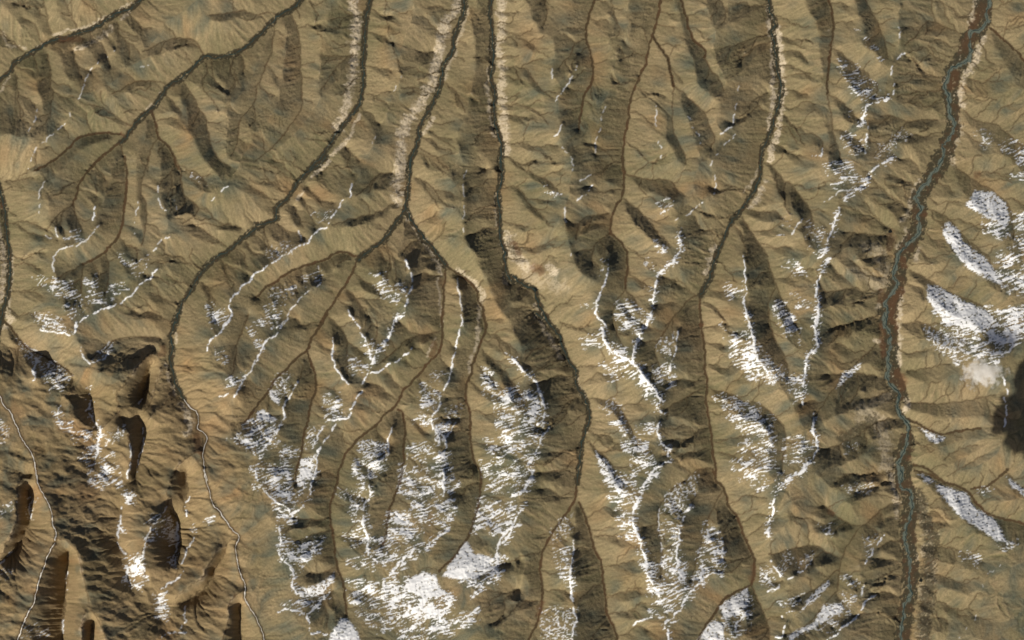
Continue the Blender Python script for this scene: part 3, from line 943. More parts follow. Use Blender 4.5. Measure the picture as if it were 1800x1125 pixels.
# a side stream starts at the level of the stream it joins
done = []
for n in sorted(range(len(STREAMS)), key=lambda i: 'dcbafhe'.index(STREAMS[i][0])):
    cls, z0, z1, p = STREAMS[n]
    if not (p[0, 0] < 470 and p[0, 1] > 600) and done:
        bd, bz = 9.0, None
        for q, zq in done:
            d = np.hypot(*(q - p[0]).T); i = d.argmin()
            if d[i] < bd:
                bd, bz = d[i], zq[i]
        if bz is not None:
            z0 = bz; z1 = max(z1, z0 + .12 if cls in 'ae' else z1)
        if cls in 'abe':
            z1 = min(z1, z0 + .72 / 78.0 * .8 * len(p))
    STREAMS[n] = (cls, z0, z1, p)
    done.append((p, np.linspace(z0, z1, len(p))))
def blur(a, n):
    for _ in range(n):
        p = np.pad(a, 1, mode='edge')
        a = (p[:-2, 1:-1] + p[2:, 1:-1] + p[1:-1, :-2] + p[1:-1, 2:] + 2 * a) / 6.0
    return a

KREL = 1 / 78.0                           # rise per map unit of distance, relative heights
HALF = {'h': 1, 'a': 1, 'b': 2.5, 'c': 5, 'd': 14, 'e': 0, 'f': 2}
def profile(cls, z0, z1, n):
    t = np.linspace(0, 1, n)
    return z0 + (z1 - z0) * (np.sin(math.pi * t) ** .5 if cls == 'h' else t)  # h lines: humps and pits shaped to shade the south-west corner
def envelope():
    sx = np.concatenate([s[3][:, 0] for s in STREAMS]).astype(np.float32)
    sy = np.concatenate([s[3][:, 1] for s in STREAMS]).astype(np.float32)
    sh = np.concatenate([np.full(len(s[3]), HALF[s[0]]) for s in STREAMS]).astype(np.float32)
    sz = np.concatenate([profile(s[0], s[1], s[2], len(s[3])) for s in STREAMS]).astype(np.float32) - sh * KREL
    ids = -np.ones((GH, GW), np.int32)
    ci = np.round((sx - GX0) / h).astype(int); ri = np.round((sy - GY0) / h).astype(int)
    ok = (ci >= 0) & (ci < GW) & (ri >= 0) & (ri < GH)
    order = np.argsort(-sz)
    order = order[ok[order]]
    ids[ri[order], ci[order]] = order
    on = ids >= 0
    best = np.where(on, np.hypot(X - sx[ids], Y - sy[ids]) + sz[ids] / KREL, 1e9).astype(np.float32)
    for j in (256, 128, 64, 32, 16, 8, 4, 2, 1, 2, 1):
        for dy in (-j, 0, j):
            for dx in (-j, 0, j):
                if dx == 0 and dy == 0:
                    continue
                ys = slice(max(0, dy), GH + min(0, dy)); yd = slice(max(0, -dy), GH + min(0, -dy))
                xs = slice(max(0, dx), GW + min(0, dx)); xd = slice(max(0, -dx), GW + min(0, -dx))
                cand = ids[ys, xs]
                c = np.hypot(X[yd, xd] - sx[cand], Y[yd, xd] - sy[cand]) + sz[cand] / KREL
                c = np.where(cand >= 0, c, 1e9)
                m = c < best[yd, xd]
                bi = ids[yd, xd]; bi[m] = cand[m]
                bb = best[yd, xd]; bb[m] = c[m]
    return best * KREL, np.maximum(np.hypot(X - sx[ids], Y - sy[ids]) - sh[ids], 0), sx[ids], sy[ids], on

ENV, DS, SXG, SYG, _on = envelope()
# side gullies: climb from the streams towards the crests at irregular intervals
EB = blur(ENV, 3)
EGY, EGX = np.gradient(EB, h)
mouths = [s[3][0] for s in STREAMS]
extra = []
for cls, z0, z1, p in list(STREAMS):
    if cls in 'fh' or (p[:, 0].mean() < 470 and p[:, 1].mean() > 600):
        continue
    zl = np.linspace(z0, z1, len(p))
    tg = np.gradient(p, axis=0); tg /= np.hypot(tg[:, 0], tg[:, 1])[:, None] + 1e-6
    lo, hi = {'d': (24, 46), 'c': (22, 44), 'b': (20, 42), 'a': (18, 40), 'e': (18, 34)}[cls]
    for side in (-1, 1):
        pos = RNG.uniform(8, hi)
        while pos * 1.25 < len(p) - 6:
            i = int(pos * 1.25)
            pos += RNG.uniform(lo, hi)
            if min(np.hypot(*(m - p[i])) for m in mouths) < 13:
                continue
            n = np.array([-tg[i, 1], tg[i, 0]]) * side
            q = p[i] + n * {'d': 14, 'c': 5, 'b': 3, 'a': 2, 'e': 2}[cls]
            d = n + tg[i] * RNG.uniform(-.1, .6); d /= np.hypot(*d)
            path, wob = [q.copy()], RNG.uniform(-.35, .35)
            for st in range(40):
                c, r_ = int(round((q[0] - GX0) / h)), int(round((q[1] - GY0) / h))
                if not (2 < c < GW - 3 and 2 < r_ < GH - 3):
                    break
                g = np.array([EGX[r_, c], EGY[r_, c]])
                gm = np.hypot(*g)
                if gm < .5 * KREL or (st > 4 and g @ d < 0):
                    break
                wob = wob * .85 + RNG.uniform(-.22, .22)
                d = .55 * d + .45 * g / gm + wob * np.array([-d[1], d[0]]); d /= np.hypot(*d)
                q = q + 2.0 * d
                path.append(q.copy())
            if len(path) < 11:
                continue
            path = np.array(path[:max(9, int(len(path) * RNG.uniform(.72, .95)))])
            L_ = np.hypot(*np.diff(path, axis=0).T).sum()
            path = spline(path[::3], jit=1.0)
            extra.append(('e', zl[i], zl[i] + RNG.uniform(.45, .68) * KREL * L_, path))
            mouths.append(path[0])
STREAMS_MAIN = list(STREAMS)
STREAMS += extra
ENV, DS, SXG, SYG, ISSTREAM = envelope()

ENVB = blur(ENV, 3)

val = np.zeros((GH, GW), np.float32); wgt = np.zeros((GH, GW), np.float32)
near_crest = np.zeros((GH, GW), bool)
crest_cells = []
for k, w, p in CRESTS:
    if k == 'M':
        continue
    c = np.round((p[:, 0] - GX0) / h).astype(int); r = np.round((p[:, 1] - GY0) / h).astype(int)
    o = (c > 10) & (c < GW - 11) & (r > 10) & (r < GH - 11)
    c, r = c[o], r[o]
    crest_cells.append((r, c))
    for dy in range(-9, 10, 3):
        for dx in range(-9, 10, 3):
            near_crest[r + dy, c + dx] = True
# crests nobody traced: where slopes of two streams meet
sepx = np.hypot(SXG[:, 1:] - SXG[:, :-1], SYG[:, 1:] - SYG[:, :-1])
sepy = np.hypot(SXG[1:, :] - SXG[:-1, :], SYG[1:, :] - SYG[:-1, :])
med = np.zeros((GH, GW), bool)
med[:, :-1] |= sepx > 1.35 * DS[:, :-1]
med[:-1, :] |= sepy > 1.35 * DS[:-1, :]
FLIP_ZONE = (X < 455) & (Y > 612)  # corner with streams raised and ridges lowered so dark slopes fall in shade
med &= (DS > 8) & ~near_crest & ~FLIP_ZONE
val[med] = (ENV[med] * .98); wgt[med] = 1
for r, c in crest_cells:
    for dy in (-2, -1, 0, 1, 2):
        for dx in (-2, -1, 0, 1, 2):
            ISSTREAM[r + dy, c + dx] = False
    val[r, c] = ENVB[r, c] * 1.0 + .06; wgt[r, c] = 1
HALF = {'h': 1, 'a': 1, 'b': 2.5, 'c': 5, 'd': 14, 'e': 0, 'f': 2}
for cls, z0, z1, p in sorted(STREAMS, key=lambda s: -HALF[s[0]]):
    z = profile(cls, z0, z1, len(p))
    R = HALF[cls]; n = int(math.ceil(R / h))
    for dy in range(-n, n + 1):
        for dx in range(-n, n + 1):
            if math.hypot(dx, dy) * h > R + .5:
                continue
            c = np.round((p[:, 0] - GX0) / h).astype(int) + dx; r = np.round((p[:, 1] - GY0) / h).astype(int) + dy
            o = (c >= 0) & (c < GW) & (r >= 0) & (r < GH)
            val[r[o], c[o]] = z[o]; wgt[r[o], c[o]] = 1
            ISSTREAM[r[o], c[o]] = True

def solve(val, wgt, lvl=0):
    H, W = val.shape
    if min(H, W) > 24:
        H2, W2 = (H + 1) // 2, (W + 1) // 2
        vp = np.zeros((H2 * 2, W2 * 2), np.float32); wp = vp.copy()
        vp[:H, :W] = val * wgt; wp[:H, :W] = wgt
        ws = wp.reshape(H2, 2, W2, 2).sum((1, 3)); vs = vp.reshape(H2, 2, W2, 2).sum((1, 3))
        z2 = solve(np.where(ws > 0, vs / np.maximum(ws, 1e-6), 0).astype(np.float32), (ws > 0).astype(np.float32), lvl + 1)
        z = np.repeat(np.repeat(z2, 2, 0), 2, 1)[:H, :W]
        z = blur(z, 4)
    else:
        z = np.full((H, W), val[wgt > 0].mean(), np.float32)
    m = wgt > 0
    for _ in range(110 if lvl else 50):
        p = np.pad(z, 1, mode='edge')
        z = (p[:-2, 1:-1] + p[2:, 1:-1] + p[1:-1, :-2] + p[1:-1, 2:]) * .25
        z[m] = val[m]
    return z
ZR = solve(np.minimum(val, 1.1), wgt)
# relief in map units: gentler in the north, flipped and steeper south-west for its shade
amp = 41.0 * (0.80 + 0.20 * sstep(150, 450, Y)) * (1 - .42 * sstep(1590, 1680, X)) * (1 + 0.40 * sstep(480, 400, X) * sstep(600, 660, Y))
Z = ZR * amp
gs = .85 * np.exp(-(((X - 745) / 105) ** 2 + ((Y - 1065) / np.where(Y > 1065, 400, 85)) ** 2) ** 1.5)       # broad snowy summit, bottom centre
Z = Z * (1 - gs) + gs * (38 - .20 * (Y - 1010) + .05 * (X - 745) + 5 * fbm(X, Y, 70, 3, 19))
for rep in range(2):                      # no wells, spikes or cliffs steeper than loose ground can stand
    Zb = blur(Z, 10)
    Z = np.where(FLIP_ZONE, Z, np.clip(Z, Zb - 2.8, Zb + 2.8))
    smax = np.where(FLIP_ZONE, 9.0, .90)
    for _ in range(14):
        p = np.pad(Z, 1, mode='edge')
        lo_ = np.minimum(np.minimum(p[:-2, 1:-1], p[2:, 1:-1]), np.minimum(p[1:-1, :-2], p[1:-1, 2:]))
        dg = np.minimum(np.minimum(p[:-2, :-2], p[2:, 2:]), np.minimum(p[2:, :-2], p[:-2, 2:]))
        Z = np.minimum(Z, np.minimum(lo_ + smax * h, dg + smax * h * 1.414))
    Z = np.where(FLIP_ZONE, blur(Z, 2), Z)
Z = np.where(ISSTREAM, Z, blur(Z, 1)).astype(np.float32)
slopezone = sstep(4, 22, DS)
Z = Z + slopezone * (1.6 * fbm(X, Y, 46, 2, 11) + 4.2 * sstep(480, 400, X) * sstep(580, 650, Y) * (.5 - np.abs(fbm((X + .45 * Y) * .6, (Y - .35 * X) * 1.25, 40, 4, 14)) * 2) + .5 * fbm(X, Y, 14, 2, 12))
# stream-power erosion cuts side gullies into the slopes
NC = GW * GH
base_idx = np.arange(NC).reshape(GH, GW)
frozen = ISSTREAM.ravel()
NB = [(-1, 0, 1), (1, 0, 1), (0, -1, 1), (0, 1, 1), (-1, -1, 1.414), (-1, 1, 1.414), (1, -1, 1.414), (1, 1, 1.414)]
AREA = None
for it in range(5):
    p = np.pad(Z, 1, mode='constant', constant_values=1e6)
    bs = np.zeros((GH, GW), np.float32); rec = base_idx.copy()
    for dy, dx, dl in NB:
        s = (Z - p[1 + dy:1 + dy + GH, 1 + dx:1 + dx + GW]) / dl
        m = s > bs
        bs[m] = s[m]; rec[m] = base_idx[m] + dy * GW + dx
    rec = rec.ravel()
    depth = (rec != base_idx.ravel()).astype(np.int32); jump = rec.copy()
    for _ in range(12):
        depth = depth + depth[jump]; jump = jump[jump]
    od = np.argsort(depth, kind='stable'); ds = depth[od]
    cut = np.searchsorted(ds, np.arange(0, ds[-1] + 2))
    A = np.ones(NC, np.float32)
    for L in range(ds[-1], 0, -1):
        c = od[cut[L]:cut[L + 1]]
        np.add.at(A, rec[c], A[c])
    z = Z.ravel().copy()
    F = np.minimum(0.017 * np.maximum(A - 22, 0) ** 0.5, 0.5)
    F[frozen] = 0
    F[FLIP_ZONE.ravel()] *= 1.25
    for L in range(1, ds[-1] + 1):
        c = od[cut[L]:cut[L + 1]]
        z[c] = (z[c] + F[c] * z[rec[c]]) / (1 + F[c])
    Z2 = z.reshape(GH, GW)
    Zb = blur(Z2, 1)
    Z = np.where(ISSTREAM, Z2, Z2 * .75 + Zb * .25).astype(np.float32)
    AREA = A.reshape(GH, GW)

# ------------------------------------------------------------------ fine mesh grid
def axis(lo, hi, step):
    a = list(np.arange(lo, hi + step * .5, step))
    s, x, pre = step, lo, []
    while x > -14000:
        s *= 1.14; x -= s; pre.append(x)
    s, x, post = step, a[-1], []
    while x < 16000:
        s *= 1.14; x += s; post.append(x)
    return np.array(pre[::-1] + a + post)
STEP = 1.45
ax = axis(-40, 1840, STEP); ay = axis(-40, 1165, STEP)
NX, NY = len(ax), len(ay)
FX, FY = np.meshgrid(ax, ay)

def cubic_axis(a, g0, n):
    t = np.clip((a - g0) / h, 1.001, n - 3.001)
    i = np.floor(t).astype(int); f = t - i
    w = np.stack([-.5 * f + f ** 2 - .5 * f ** 3, 1 - 2.5 * f ** 2 + 1.5 * f ** 3, .5 * f + 2 * f ** 2 - 1.5 * f ** 3, -.5 * f ** 2 + .5 * f ** 3])
    return i, w
def resample(G):
    i, w = cubic_axis(ax, GX0, GW)
    T = sum(G[:, i - 1 + k] * w[k] for k in range(4))
    i, w = cubic_axis(ay, GY0, GH)
    return sum(T[i - 1 + k, :] * w[k][:, None] for k in range(4))
FZ = resample(Z)
FDS = resample(DS.astype(np.float32))
FREL = resample(ZR)
FSTR = np.clip(resample(blur(ISSTREAM.astype(np.float32), 1)), 0, 1)

# downhill grain: noise smeared along the slope
inner_r = np.where((ay >= -41) & (ay <= 1166))[0]; inner_c = np.where((ax >= -41) & (ax <= 1841))[0]
r0, r1, c0, c1 = inner_r[0], inner_r[-1] + 1, inner_c[0], inner_c[-1] + 1
IZ = FZ[r0:r1, c0:c1]; IX = FX[r0:r1, c0:c1]; IY = FY[r0:r1, c0:c1]
IH, IW = IZ.shape
gyy, gxx = np.gradient(blur(IZ, 3))
gl = np.hypot(gxx, gyy) + 1e-4
ux, uy = gxx / gl, gyy / gl
wn0 = np.random.RandomState(5).rand(IH, IW).astype(np.float32)
wn0 = blur(wn0, 1)
acc = wn0.copy()
for sgn in (1, -1):
    px = np.arange(IW)[None, :] + np.zeros((IH, 1)); py = np.arange(IH)[:, None] + np.zeros((1, IW))
    for s in range(5):
        a = np.clip(np.round(px).astype(int), 0, IW - 1); b = np.clip(np.round(py).astype(int), 0, IH - 1)
        px = px + sgn * ux[b, a] * 1.1; py = py + sgn * uy[b, a] * 1.1
        a = np.clip(np.round(px).astype(int), 0, IW - 1); b = np.clip(np.round(py).astype(int), 0, IH - 1)
        acc += wn0[b, a]
acc = acc - blur(acc, 12)
GRAIN = np.clip(acc / acc.std() * .5, -1.5, 1.5).astype(np.float32)
w2 = blur(np.random.RandomState(15).rand(IH, IW).astype(np.float32), 7)
acc = w2.copy()
for sgn in (1, -1):
    px = np.arange(IW)[None, :] + np.zeros((IH, 1)); py = np.arange(IH)[:, None] + np.zeros((1, IW))
    for s in range(9):
        a = np.clip(np.round(px).astype(int), 0, IW - 1); b_ = np.clip(np.round(py).astype(int), 0, IH - 1)
        px = px + sgn * ux[b_, a] * 1.3; py = py + sgn * uy[b_, a] * 1.3
        a = np.clip(np.round(px).astype(int), 0, IW - 1); b_ = np.clip(np.round(py).astype(int), 0, IH - 1)
        acc += w2[b_, a]
acc = acc - blur(acc, 25)
RILL = np.clip(acc / acc.std() * .5, -1.5, 1.5).astype(np.float32) * sstep(-.25, .25, fbm(IX, IY, 75, 3, 50))
rough = fbm(IX, IY, 6, 3, 41)
pebbly = sstep(.05, .45, fbm(IX, IY, 90, 3, 44))                 # frost-churned ground with rougher relief
mask_s = sstep(2, 9, FDS[r0:r1, c0:c1])
IZ = IZ + mask_s * (GRAIN * (.03 + .10 * sstep(-.1, .4, fbm(IX, IY, 60, 3, 49))) + RILL * .42 + rough * .55 + pebbly * .9 * fbm(IX, IY, 4.2, 2, 47))
FZ[r0:r1, c0:c1] = IZ
# beyond the surveyed map the hills simply go on
out = np.maximum(np.maximum(-160 - FX, FX - 1960), np.maximum(-130 - FY, FY - 1255))
far = sstep(0, 260, out)
FZ = FZ * (1 - far) + far * (4 + 34 * (1 - np.abs(fbm(FX, FY, 300, 4, 77)) * 2.6))

# ------------------------------------------------------------------ ground cover masks
def stamp(lines, rmax, fn=None):
    """distance to the nearest line point (inner grid), with an optional value per line"""
    D = np.full((IH, IW), 99.0, np.float32); D = D.ravel()
    n = int(rmax / STEP) + 1
    for p in lines:
        c = np.round((p[:, 0] - ax[c0]) / STEP).astype(int); r = np.round((p[:, 1] - ay[r0]) / STEP).astype(int)
        for dy in range(-n, n + 1):
            for dx in range(-n, n + 1):
                if math.hypot(dx, dy) > n + .3:
                    continue
                cc, rr = c + dx, r + dy
                o = (cc >= 0) & (cc < IW) & (rr >= 0) & (rr < IH)
                d = np.hypot(ax[c0] + cc[o] * STEP - p[o, 0], ay[r0] + rr[o] * STEP - p[o, 1])
                np.minimum.at(D, rr[o] * IW + cc[o], d.astype(np.float32))
    return D.reshape(IH, IW)
def lines_of(cls):
    return [p for c, _, _, p in STREAMS if c in cls]
n5 = fbm(IX, IY, 9, 3, 61); n2 = fbm(IX, IY, 3.2, 2, 62); n20 = fbm(IX, IY, 30, 3, 63)
Da, Db, Dc, Dd, Df = stamp(lines_of('ah'), 5), stamp(lines_of('b'), 8), stamp(lines_of('c'), 12), stamp(lines_of('d'), 26), stamp(lines_of('f'), 10)
De = stamp(lines_of('e'), 4)
meadow = np.maximum.reduce([
      .65 * sstep(1.8, .3, De + n2 * 1.0 + n20 * .9),  # gully plant line, deepened to paint missing shade on lit slopes
    .62 * sstep(1.9, .5, Da + n2 * .9),
    .95 * sstep(3.0, 1.3, Db + n5 * 1.8 + n2),
    .7 * sstep(4.0, 2.4, Df + n5 * 2),
])
meadow = meadow * (1 - sstep(16.5, 14.5, Dd))
wetland = np.maximum(sstep(5.6, 3.6, Dc * .88 + n5 * 2.6 + n2 * 1.6 + n20 * 3.5), sstep(16, 12.5, Dd + n5 * 9 + n2 * 2.5) * .95)
for R, s, p in DARK:                        # dark, wet, hummocky ground
    d = stamp([p], R + 6)
    wetland = np.maximum(wetland, s * sstep(R + 3, R * .5, d + n5 * 9 + n2 * 4 + 5 * np.maximum(n20, 0)))
red = np.zeros((IH, IW), np.float32)
for R, s, p in RED:
    d = stamp([p], R + 5)
    red = np.maximum(red, s * sstep(R + 2, R * .45, d + n5 * 6 + n2 * 2.0))
red = np.maximum(red, wetland * .55 * sstep(.0, .35, n20 + .3 * n5) * (Dd < 20))
red = np.maximum(red, meadow * .6 * sstep(-.05, .35, n20))
pale = np.zeros((IH, IW), np.float32)
for w, s, p in PALE:
    d = stamp([p], w + 8)
    k = sstep(w * 1.35, w * .30, d + n5 * w * .85 + RILL * w * .55 + n20 * w * .7)
    spots = sstep(-.12, .16, .75 * n2 + .7 * n5 + (k - .72) * .8)
    pale = np.maximum(pale, s * np.minimum(1, k * 1.3) * np.clip(.24 + .62 * spots + .18 * GRAIN, 0, 1))
pale = pale * (1 - .9 * sstep(.2, .8, meadow))
teal = np.zeros((IH, IW), np.float32)
for w, p in TEAL:
    sl = np.arange(len(p)) * .8
    d = stamp([p], w + 5)
    teal = np.maximum(teal, sstep(w + 1.4, w - .4, d + n5 * 4.2 + n20 * 2.5 + n2 * 1.0))
pale *= (1 - teal)
IZ = IZ + pale * (1.7 * fbm(IX, IY, 9, 3, 64))
FZ[r0:r1, c0:c1] = IZ
def along_slope(f, n=9, st=1.3):
    """smear a cover field up and down the slope, as creeping ground does"""
    acc = f.copy()
    for sgn in (1, -1):
        px = np.arange(IW)[None, :] + np.zeros((IH, 1)); py = np.arange(IH)[:, None] + np.zeros((1, IW))
        for s in range(n):
            a = np.clip(np.round(px).astype(int), 0, IW - 1); b_ = np.clip(np.round(py).astype(int), 0, IH - 1)
            px = px + sgn * ux[b_, a] * st; py = py + sgn * uy[b_, a] * st
            a = np.clip(np.round(px).astype(int), 0, IW - 1); b_ = np.clip(np.round(py).astype(int), 0, IH - 1)
            acc += f[b_, a]
    return acc / (2 * n + 1)
REL_I = FREL[r0:r1, c0:c1]
tone = along_slope(np.clip(fbm(IX, IY, 110, 4, 71) * 1.3 + .8 * fbm(IX, IY, 17, 3, 72), -1, 1))
convex = np.clip((IZ - blur(IZ, 14)) / 1.6, -1.5, 1.5)
tone = np.clip(.5 + .62 * tone + .10 * convex + .22 * RILL, 0, 1)                      # straw on dry crests, olive tundra below; RILL paints gully shading into colour
rust = along_slope(sstep(.12, .5, fbm(IX, IY, 60, 4, 73))) * .8 + .42 * sstep(520, 380, IX) * sstep(580, 720, IY)
gray_green = along_slope(sstep(-.02, .28, fbm(IX, IY, 26, 4, 75) + .22 * (REL_I - .75)), 7) * sstep(.2, .5, REL_I)  # dark gray-green noise patches, denser high on the slopes
moist = sstep(2.6, 5.4, np.log(resample(np.maximum(AREA, 1))[r0:r1, c0:c1].clip(1)))
meadow = np.maximum(meadow, .34 * moist * (.6 + .8 * n20))
pale = np.maximum(pale, .30 * sstep(.5, 1.3, convex + .8 * n5) * sstep(.0, .4, n20 + .2))
# mottled valley floors: rust, bare gravel and sedge
on_bed = np.maximum(wetland, .8 * sstep(.6, .95, meadow))
mott = .7 * fbm(IX, IY, 7, 3, 65) + .5 * n2
gravel = on_bed * sstep(.16, .42, mott - .25 * n20) * (1 - teal)
pale = np.maximum(pale, gravel * .22)
wetland = wetland * (1 - .75 * gravel)
red = np.maximum(red * (1 - .6 * gravel), on_bed * .5 * sstep(.10, .40, -mott + .3 * n20))

# ------------------------------------------------------------------ snow cover
wx = fbm(IX, IY, 26, 3, 81) * 9; wy = fbm(IX, IY, 26, 3, 82) * 9
snow = np.zeros((IH, IW), np.float32)
ang = math.radians(-17)
ca, sa = math.cos(ang), math.sin(ang)
qx = (IX + wx * .9) * ca + (IY + wy * .9) * sa; qy = -(IX + wx * .9) * sa + (IY + wy * .9) * ca
sw = np.random.RandomState(9).rand(IH, IW).astype(np.float32)
sw = blur(sw, 1) - blur(sw, 6)
aa = math.radians(17) + .55 * fbm(IX, IY, 60, 3, 83) + .5 * fbm(IX, IY, 16, 2, 84)
vx, vy = np.cos(aa), -np.sin(aa)
streak = np.zeros((IH, IW), np.float32)
for sgn in (1, -1):
    px = np.arange(IW)[None, :] + np.zeros((IH, 1)); py = np.arange(IH)[:, None] + np.zeros((1, IW))
    for s in range(7):
        a = np.clip(np.round(px).astype(int), 0, IW - 1); b_ = np.clip(np.round(py).astype(int), 0, IH - 1)
        streak += sw[b_, a]
        px = px + sgn * vx[b_, a] * 1.2; py = py + sgn * vy[b_, a] * 1.2
streak = .8 * streak / streak.std() + 4.6 * fbm(IX * .8 + IY * .25, IY * 1.25, 14, 5, 85, .68)
fine = fbm(qx * .55, qy * 1.1, 3.6, 3, 86) * 1.6 + GRAIN * .22
def rank(a):
    s = a.ravel()[::37].copy(); s.sort()
    return (np.searchsorted(s, a) / len(s)).astype(np.float32)
streak_r, fine_r = rank(streak), rank(fine)
blotch = fbm(IX, IY, 34, 3, 87)
dusting = np.zeros((IH, IW), np.float32)
for dens, style, poly in PATCHES:
    bx0, by0 = poly.min(0) - 26; bx1, by1 = poly.max(0) + 26
    ca0, ca1 = np.searchsorted(ax[c0:c1], [bx0, bx1]); ra0, ra1 = np.searchsorted(ay[r0:r1], [by0, by1])
    if ca1 - ca0 < 2 or ra1 - ra0 < 2:
        continue
    sl = (slice(ra0, ra1), slice(ca0, ca1))
    wk = .45 if style == 'd' else 1.0
    x = IX[sl] + wx[sl] * wk; y = IY[sl] + wy[sl] * wk
    inside = np.zeros(x.shape, bool); dmin = np.full(x.shape, 1e9)
    m = len(poly)
    for i in range(m):
        xa, ya = poly[i]; xb, yb = poly[(i + 1) % m]
        if ya != yb:
            inside ^= ((ya > y) != (yb > y)) & (x < (xb - xa) * (y - ya) / (yb - ya) + xa)
        L2 = (xb - xa) ** 2 + (yb - ya) ** 2 + 1e-9
        t = np.clip(((x - xa) * (xb - xa) + (y - ya) * (yb - ya)) / L2, 0, 1)
        dmin = np.minimum(dmin, np.hypot(x - xa - t * (xb - xa), y - ya - t * (yb - ya)))
    sd = np.where(inside, dmin, -dmin)
    if style == 'd':
        k = sstep(-3, 4, sd); d_ = dens * k
        r = .75 * fine_r[sl] + .25 * streak_r[sl]
        s = sstep(1 - d_ * .86 - .16, 1 - d_ * .86 + .16, r) * k
    elif style == 's':
        k = sstep(-9, 9, sd) * (.74 + .26 * sstep(520, 620, by1)); d_ = dens * (.22 + .46 * dens) * k * (1 + 1.6 * blotch[sl])
        s = sstep(1 - d_ - .24, 1 - d_ + .12, streak_r[sl]) * (d_ > .03)
    else:
        k = sstep(-8, 10, sd); d_ = dens * k * (.8 + .7 * blotch[sl])
        s = sstep(1 - d_ - .12, 1 - d_ + .2, fine_r[sl]) * .85 * (d_ > .03)
    snow[sl] = np.maximum(snow[sl], s)
    dusting[sl] = np.maximum(dusting[sl], k * dens)
Dn = stamp([p for k, w, p in CRESTS if k != 'G' and w >= 2.1], 10)
d_ = .30 * sstep(10, 1.5, Dn) * np.clip(.55 + 1.6 * blotch, 0, 1.2)
snow = np.maximum(snow, sstep(1 - d_ - .12, 1 - d_ + .08, streak_r) * (d_ > .03))
for k, w, p in CRESTS:
    if k == 'G':
        continue
    s = np.arange(len(p)) * .8
    o = RNG.rand() * 500
    wv = w * (.47 if (w > 2.05 or p[:, 1].mean() > 450) else .38) * (.85 + 1.1 * perlin(s / 9 + o, s * 0 + .5, 91) + .7 * perlin(s / 3.1 + o, s * 0 + .5, 92))
    gap = perlin(s / 16 + o, s * 0 + 4.5, 93) + .25 * perlin(s / 4 + o, s * 0 + .5, 94) < (-.60 if w > 1.5 else -.30)
    wv = np.where(gap, 0, wv)
    sel = wv > .25
    pp, ww = p[sel] + np.c_[RNG.randn(sel.sum()), RNG.randn(sel.sum())] * .28 + (np.array([-.6, 1.0]) if k == 'N' else 0), wv[sel]
    c = np.round((pp[:, 0] - ax[c0]) / STEP).astype(int); r = np.round((pp[:, 1] - ay[r0]) / STEP).astype(int)
    flat = snow.ravel()
    for dy in range(-3, 4):
        for dx in range(-3, 4):
            cc, rr = c + dx, r + dy
            q = (cc >= 0) & (cc < IW) & (rr >= 0) & (rr < IH)
            d = np.hypot(ax[c0] + cc[q] * STEP - pp[q, 0], ay[r0] + rr[q] * STEP - pp[q, 1])
            np.maximum.at(flat, rr[q] * IW + cc[q], (np.clip((ww[q] + .95 - d) / 1.1, 0, 1) * min(1.0, (.28 + .42 * w) * (1 if p[:, 1].mean() > 450 or w > 2.05 else .8))).astype(np.float32))
snow *= (1 - sstep(.3, .8, wetland))
snow *= (1 - sstep(.5, .95, meadow) * .8)

# ------------------------------------------------------------------ materials
def mat(name):
    m = bpy.data.materials.new(name); m.use_nodes = True
    nt = m.node_tree
    return m, nt, nt.nodes, nt.links, nt.nodes["Principled BSDF"]

def srgb(r, g, b):
    f = lambda c: (c / 255 / 12.92) if c / 255 <= .04045 else ((c / 255 + .055) / 1.055) ** 2.4
    return (f(r), f(g), f(b), 1)

def mixer(nt, fac, a, b):
    n = nt.nodes.new("ShaderNodeMix"); n.data_type = 'RGBA'
    if isinstance(fac, float):
        n.inputs[0].default_value = fac
    else:
        nt.links.new(fac, n.inputs[0])
    for s, v in ((6, a), (7, b)):
        if isinstance(v, tuple):
            n.inputs[s].default_value = v
        else:
            nt.links.new(v, n.inputs[s])
    return n.outputs[2]

def attr(nt, name):
    a = nt.nodes.new("ShaderNodeAttribute"); a.attribute_name = name
    s = nt.nodes.new("ShaderNodeSeparateColor"); nt.links.new(a.outputs["Color"], s.inputs[0])
    return s.outputs[0], s.outputs[1], s.outputs[2], a.outputs["Alpha"]

def noise(nt, scale, detail=4, rough=.6):
    n = nt.nodes.new("ShaderNodeTexNoise"); n.inputs["Scale"].default_value = scale
    n.inputs["Detail"].default_value = detail; n.inputs["Roughness"].default_value = rough
    g = nt.nodes.new("ShaderNodeNewGeometry"); nt.links.new(g.outputs["Position"], n.inputs["Vector"])
    return n.outputs[0]

def math_(nt, op, a, b, clamp=False):
    n = nt.nodes.new("ShaderNodeMath"); n.operation = op; n.use_clamp = clamp
    for i, v in enumerate((a, b)):
        if isinstance(v, (int, float)):
            n.inputs[i].default_value = v
        else:
            nt.links.new(v, n.inputs[i])
    return n.outputs[0]

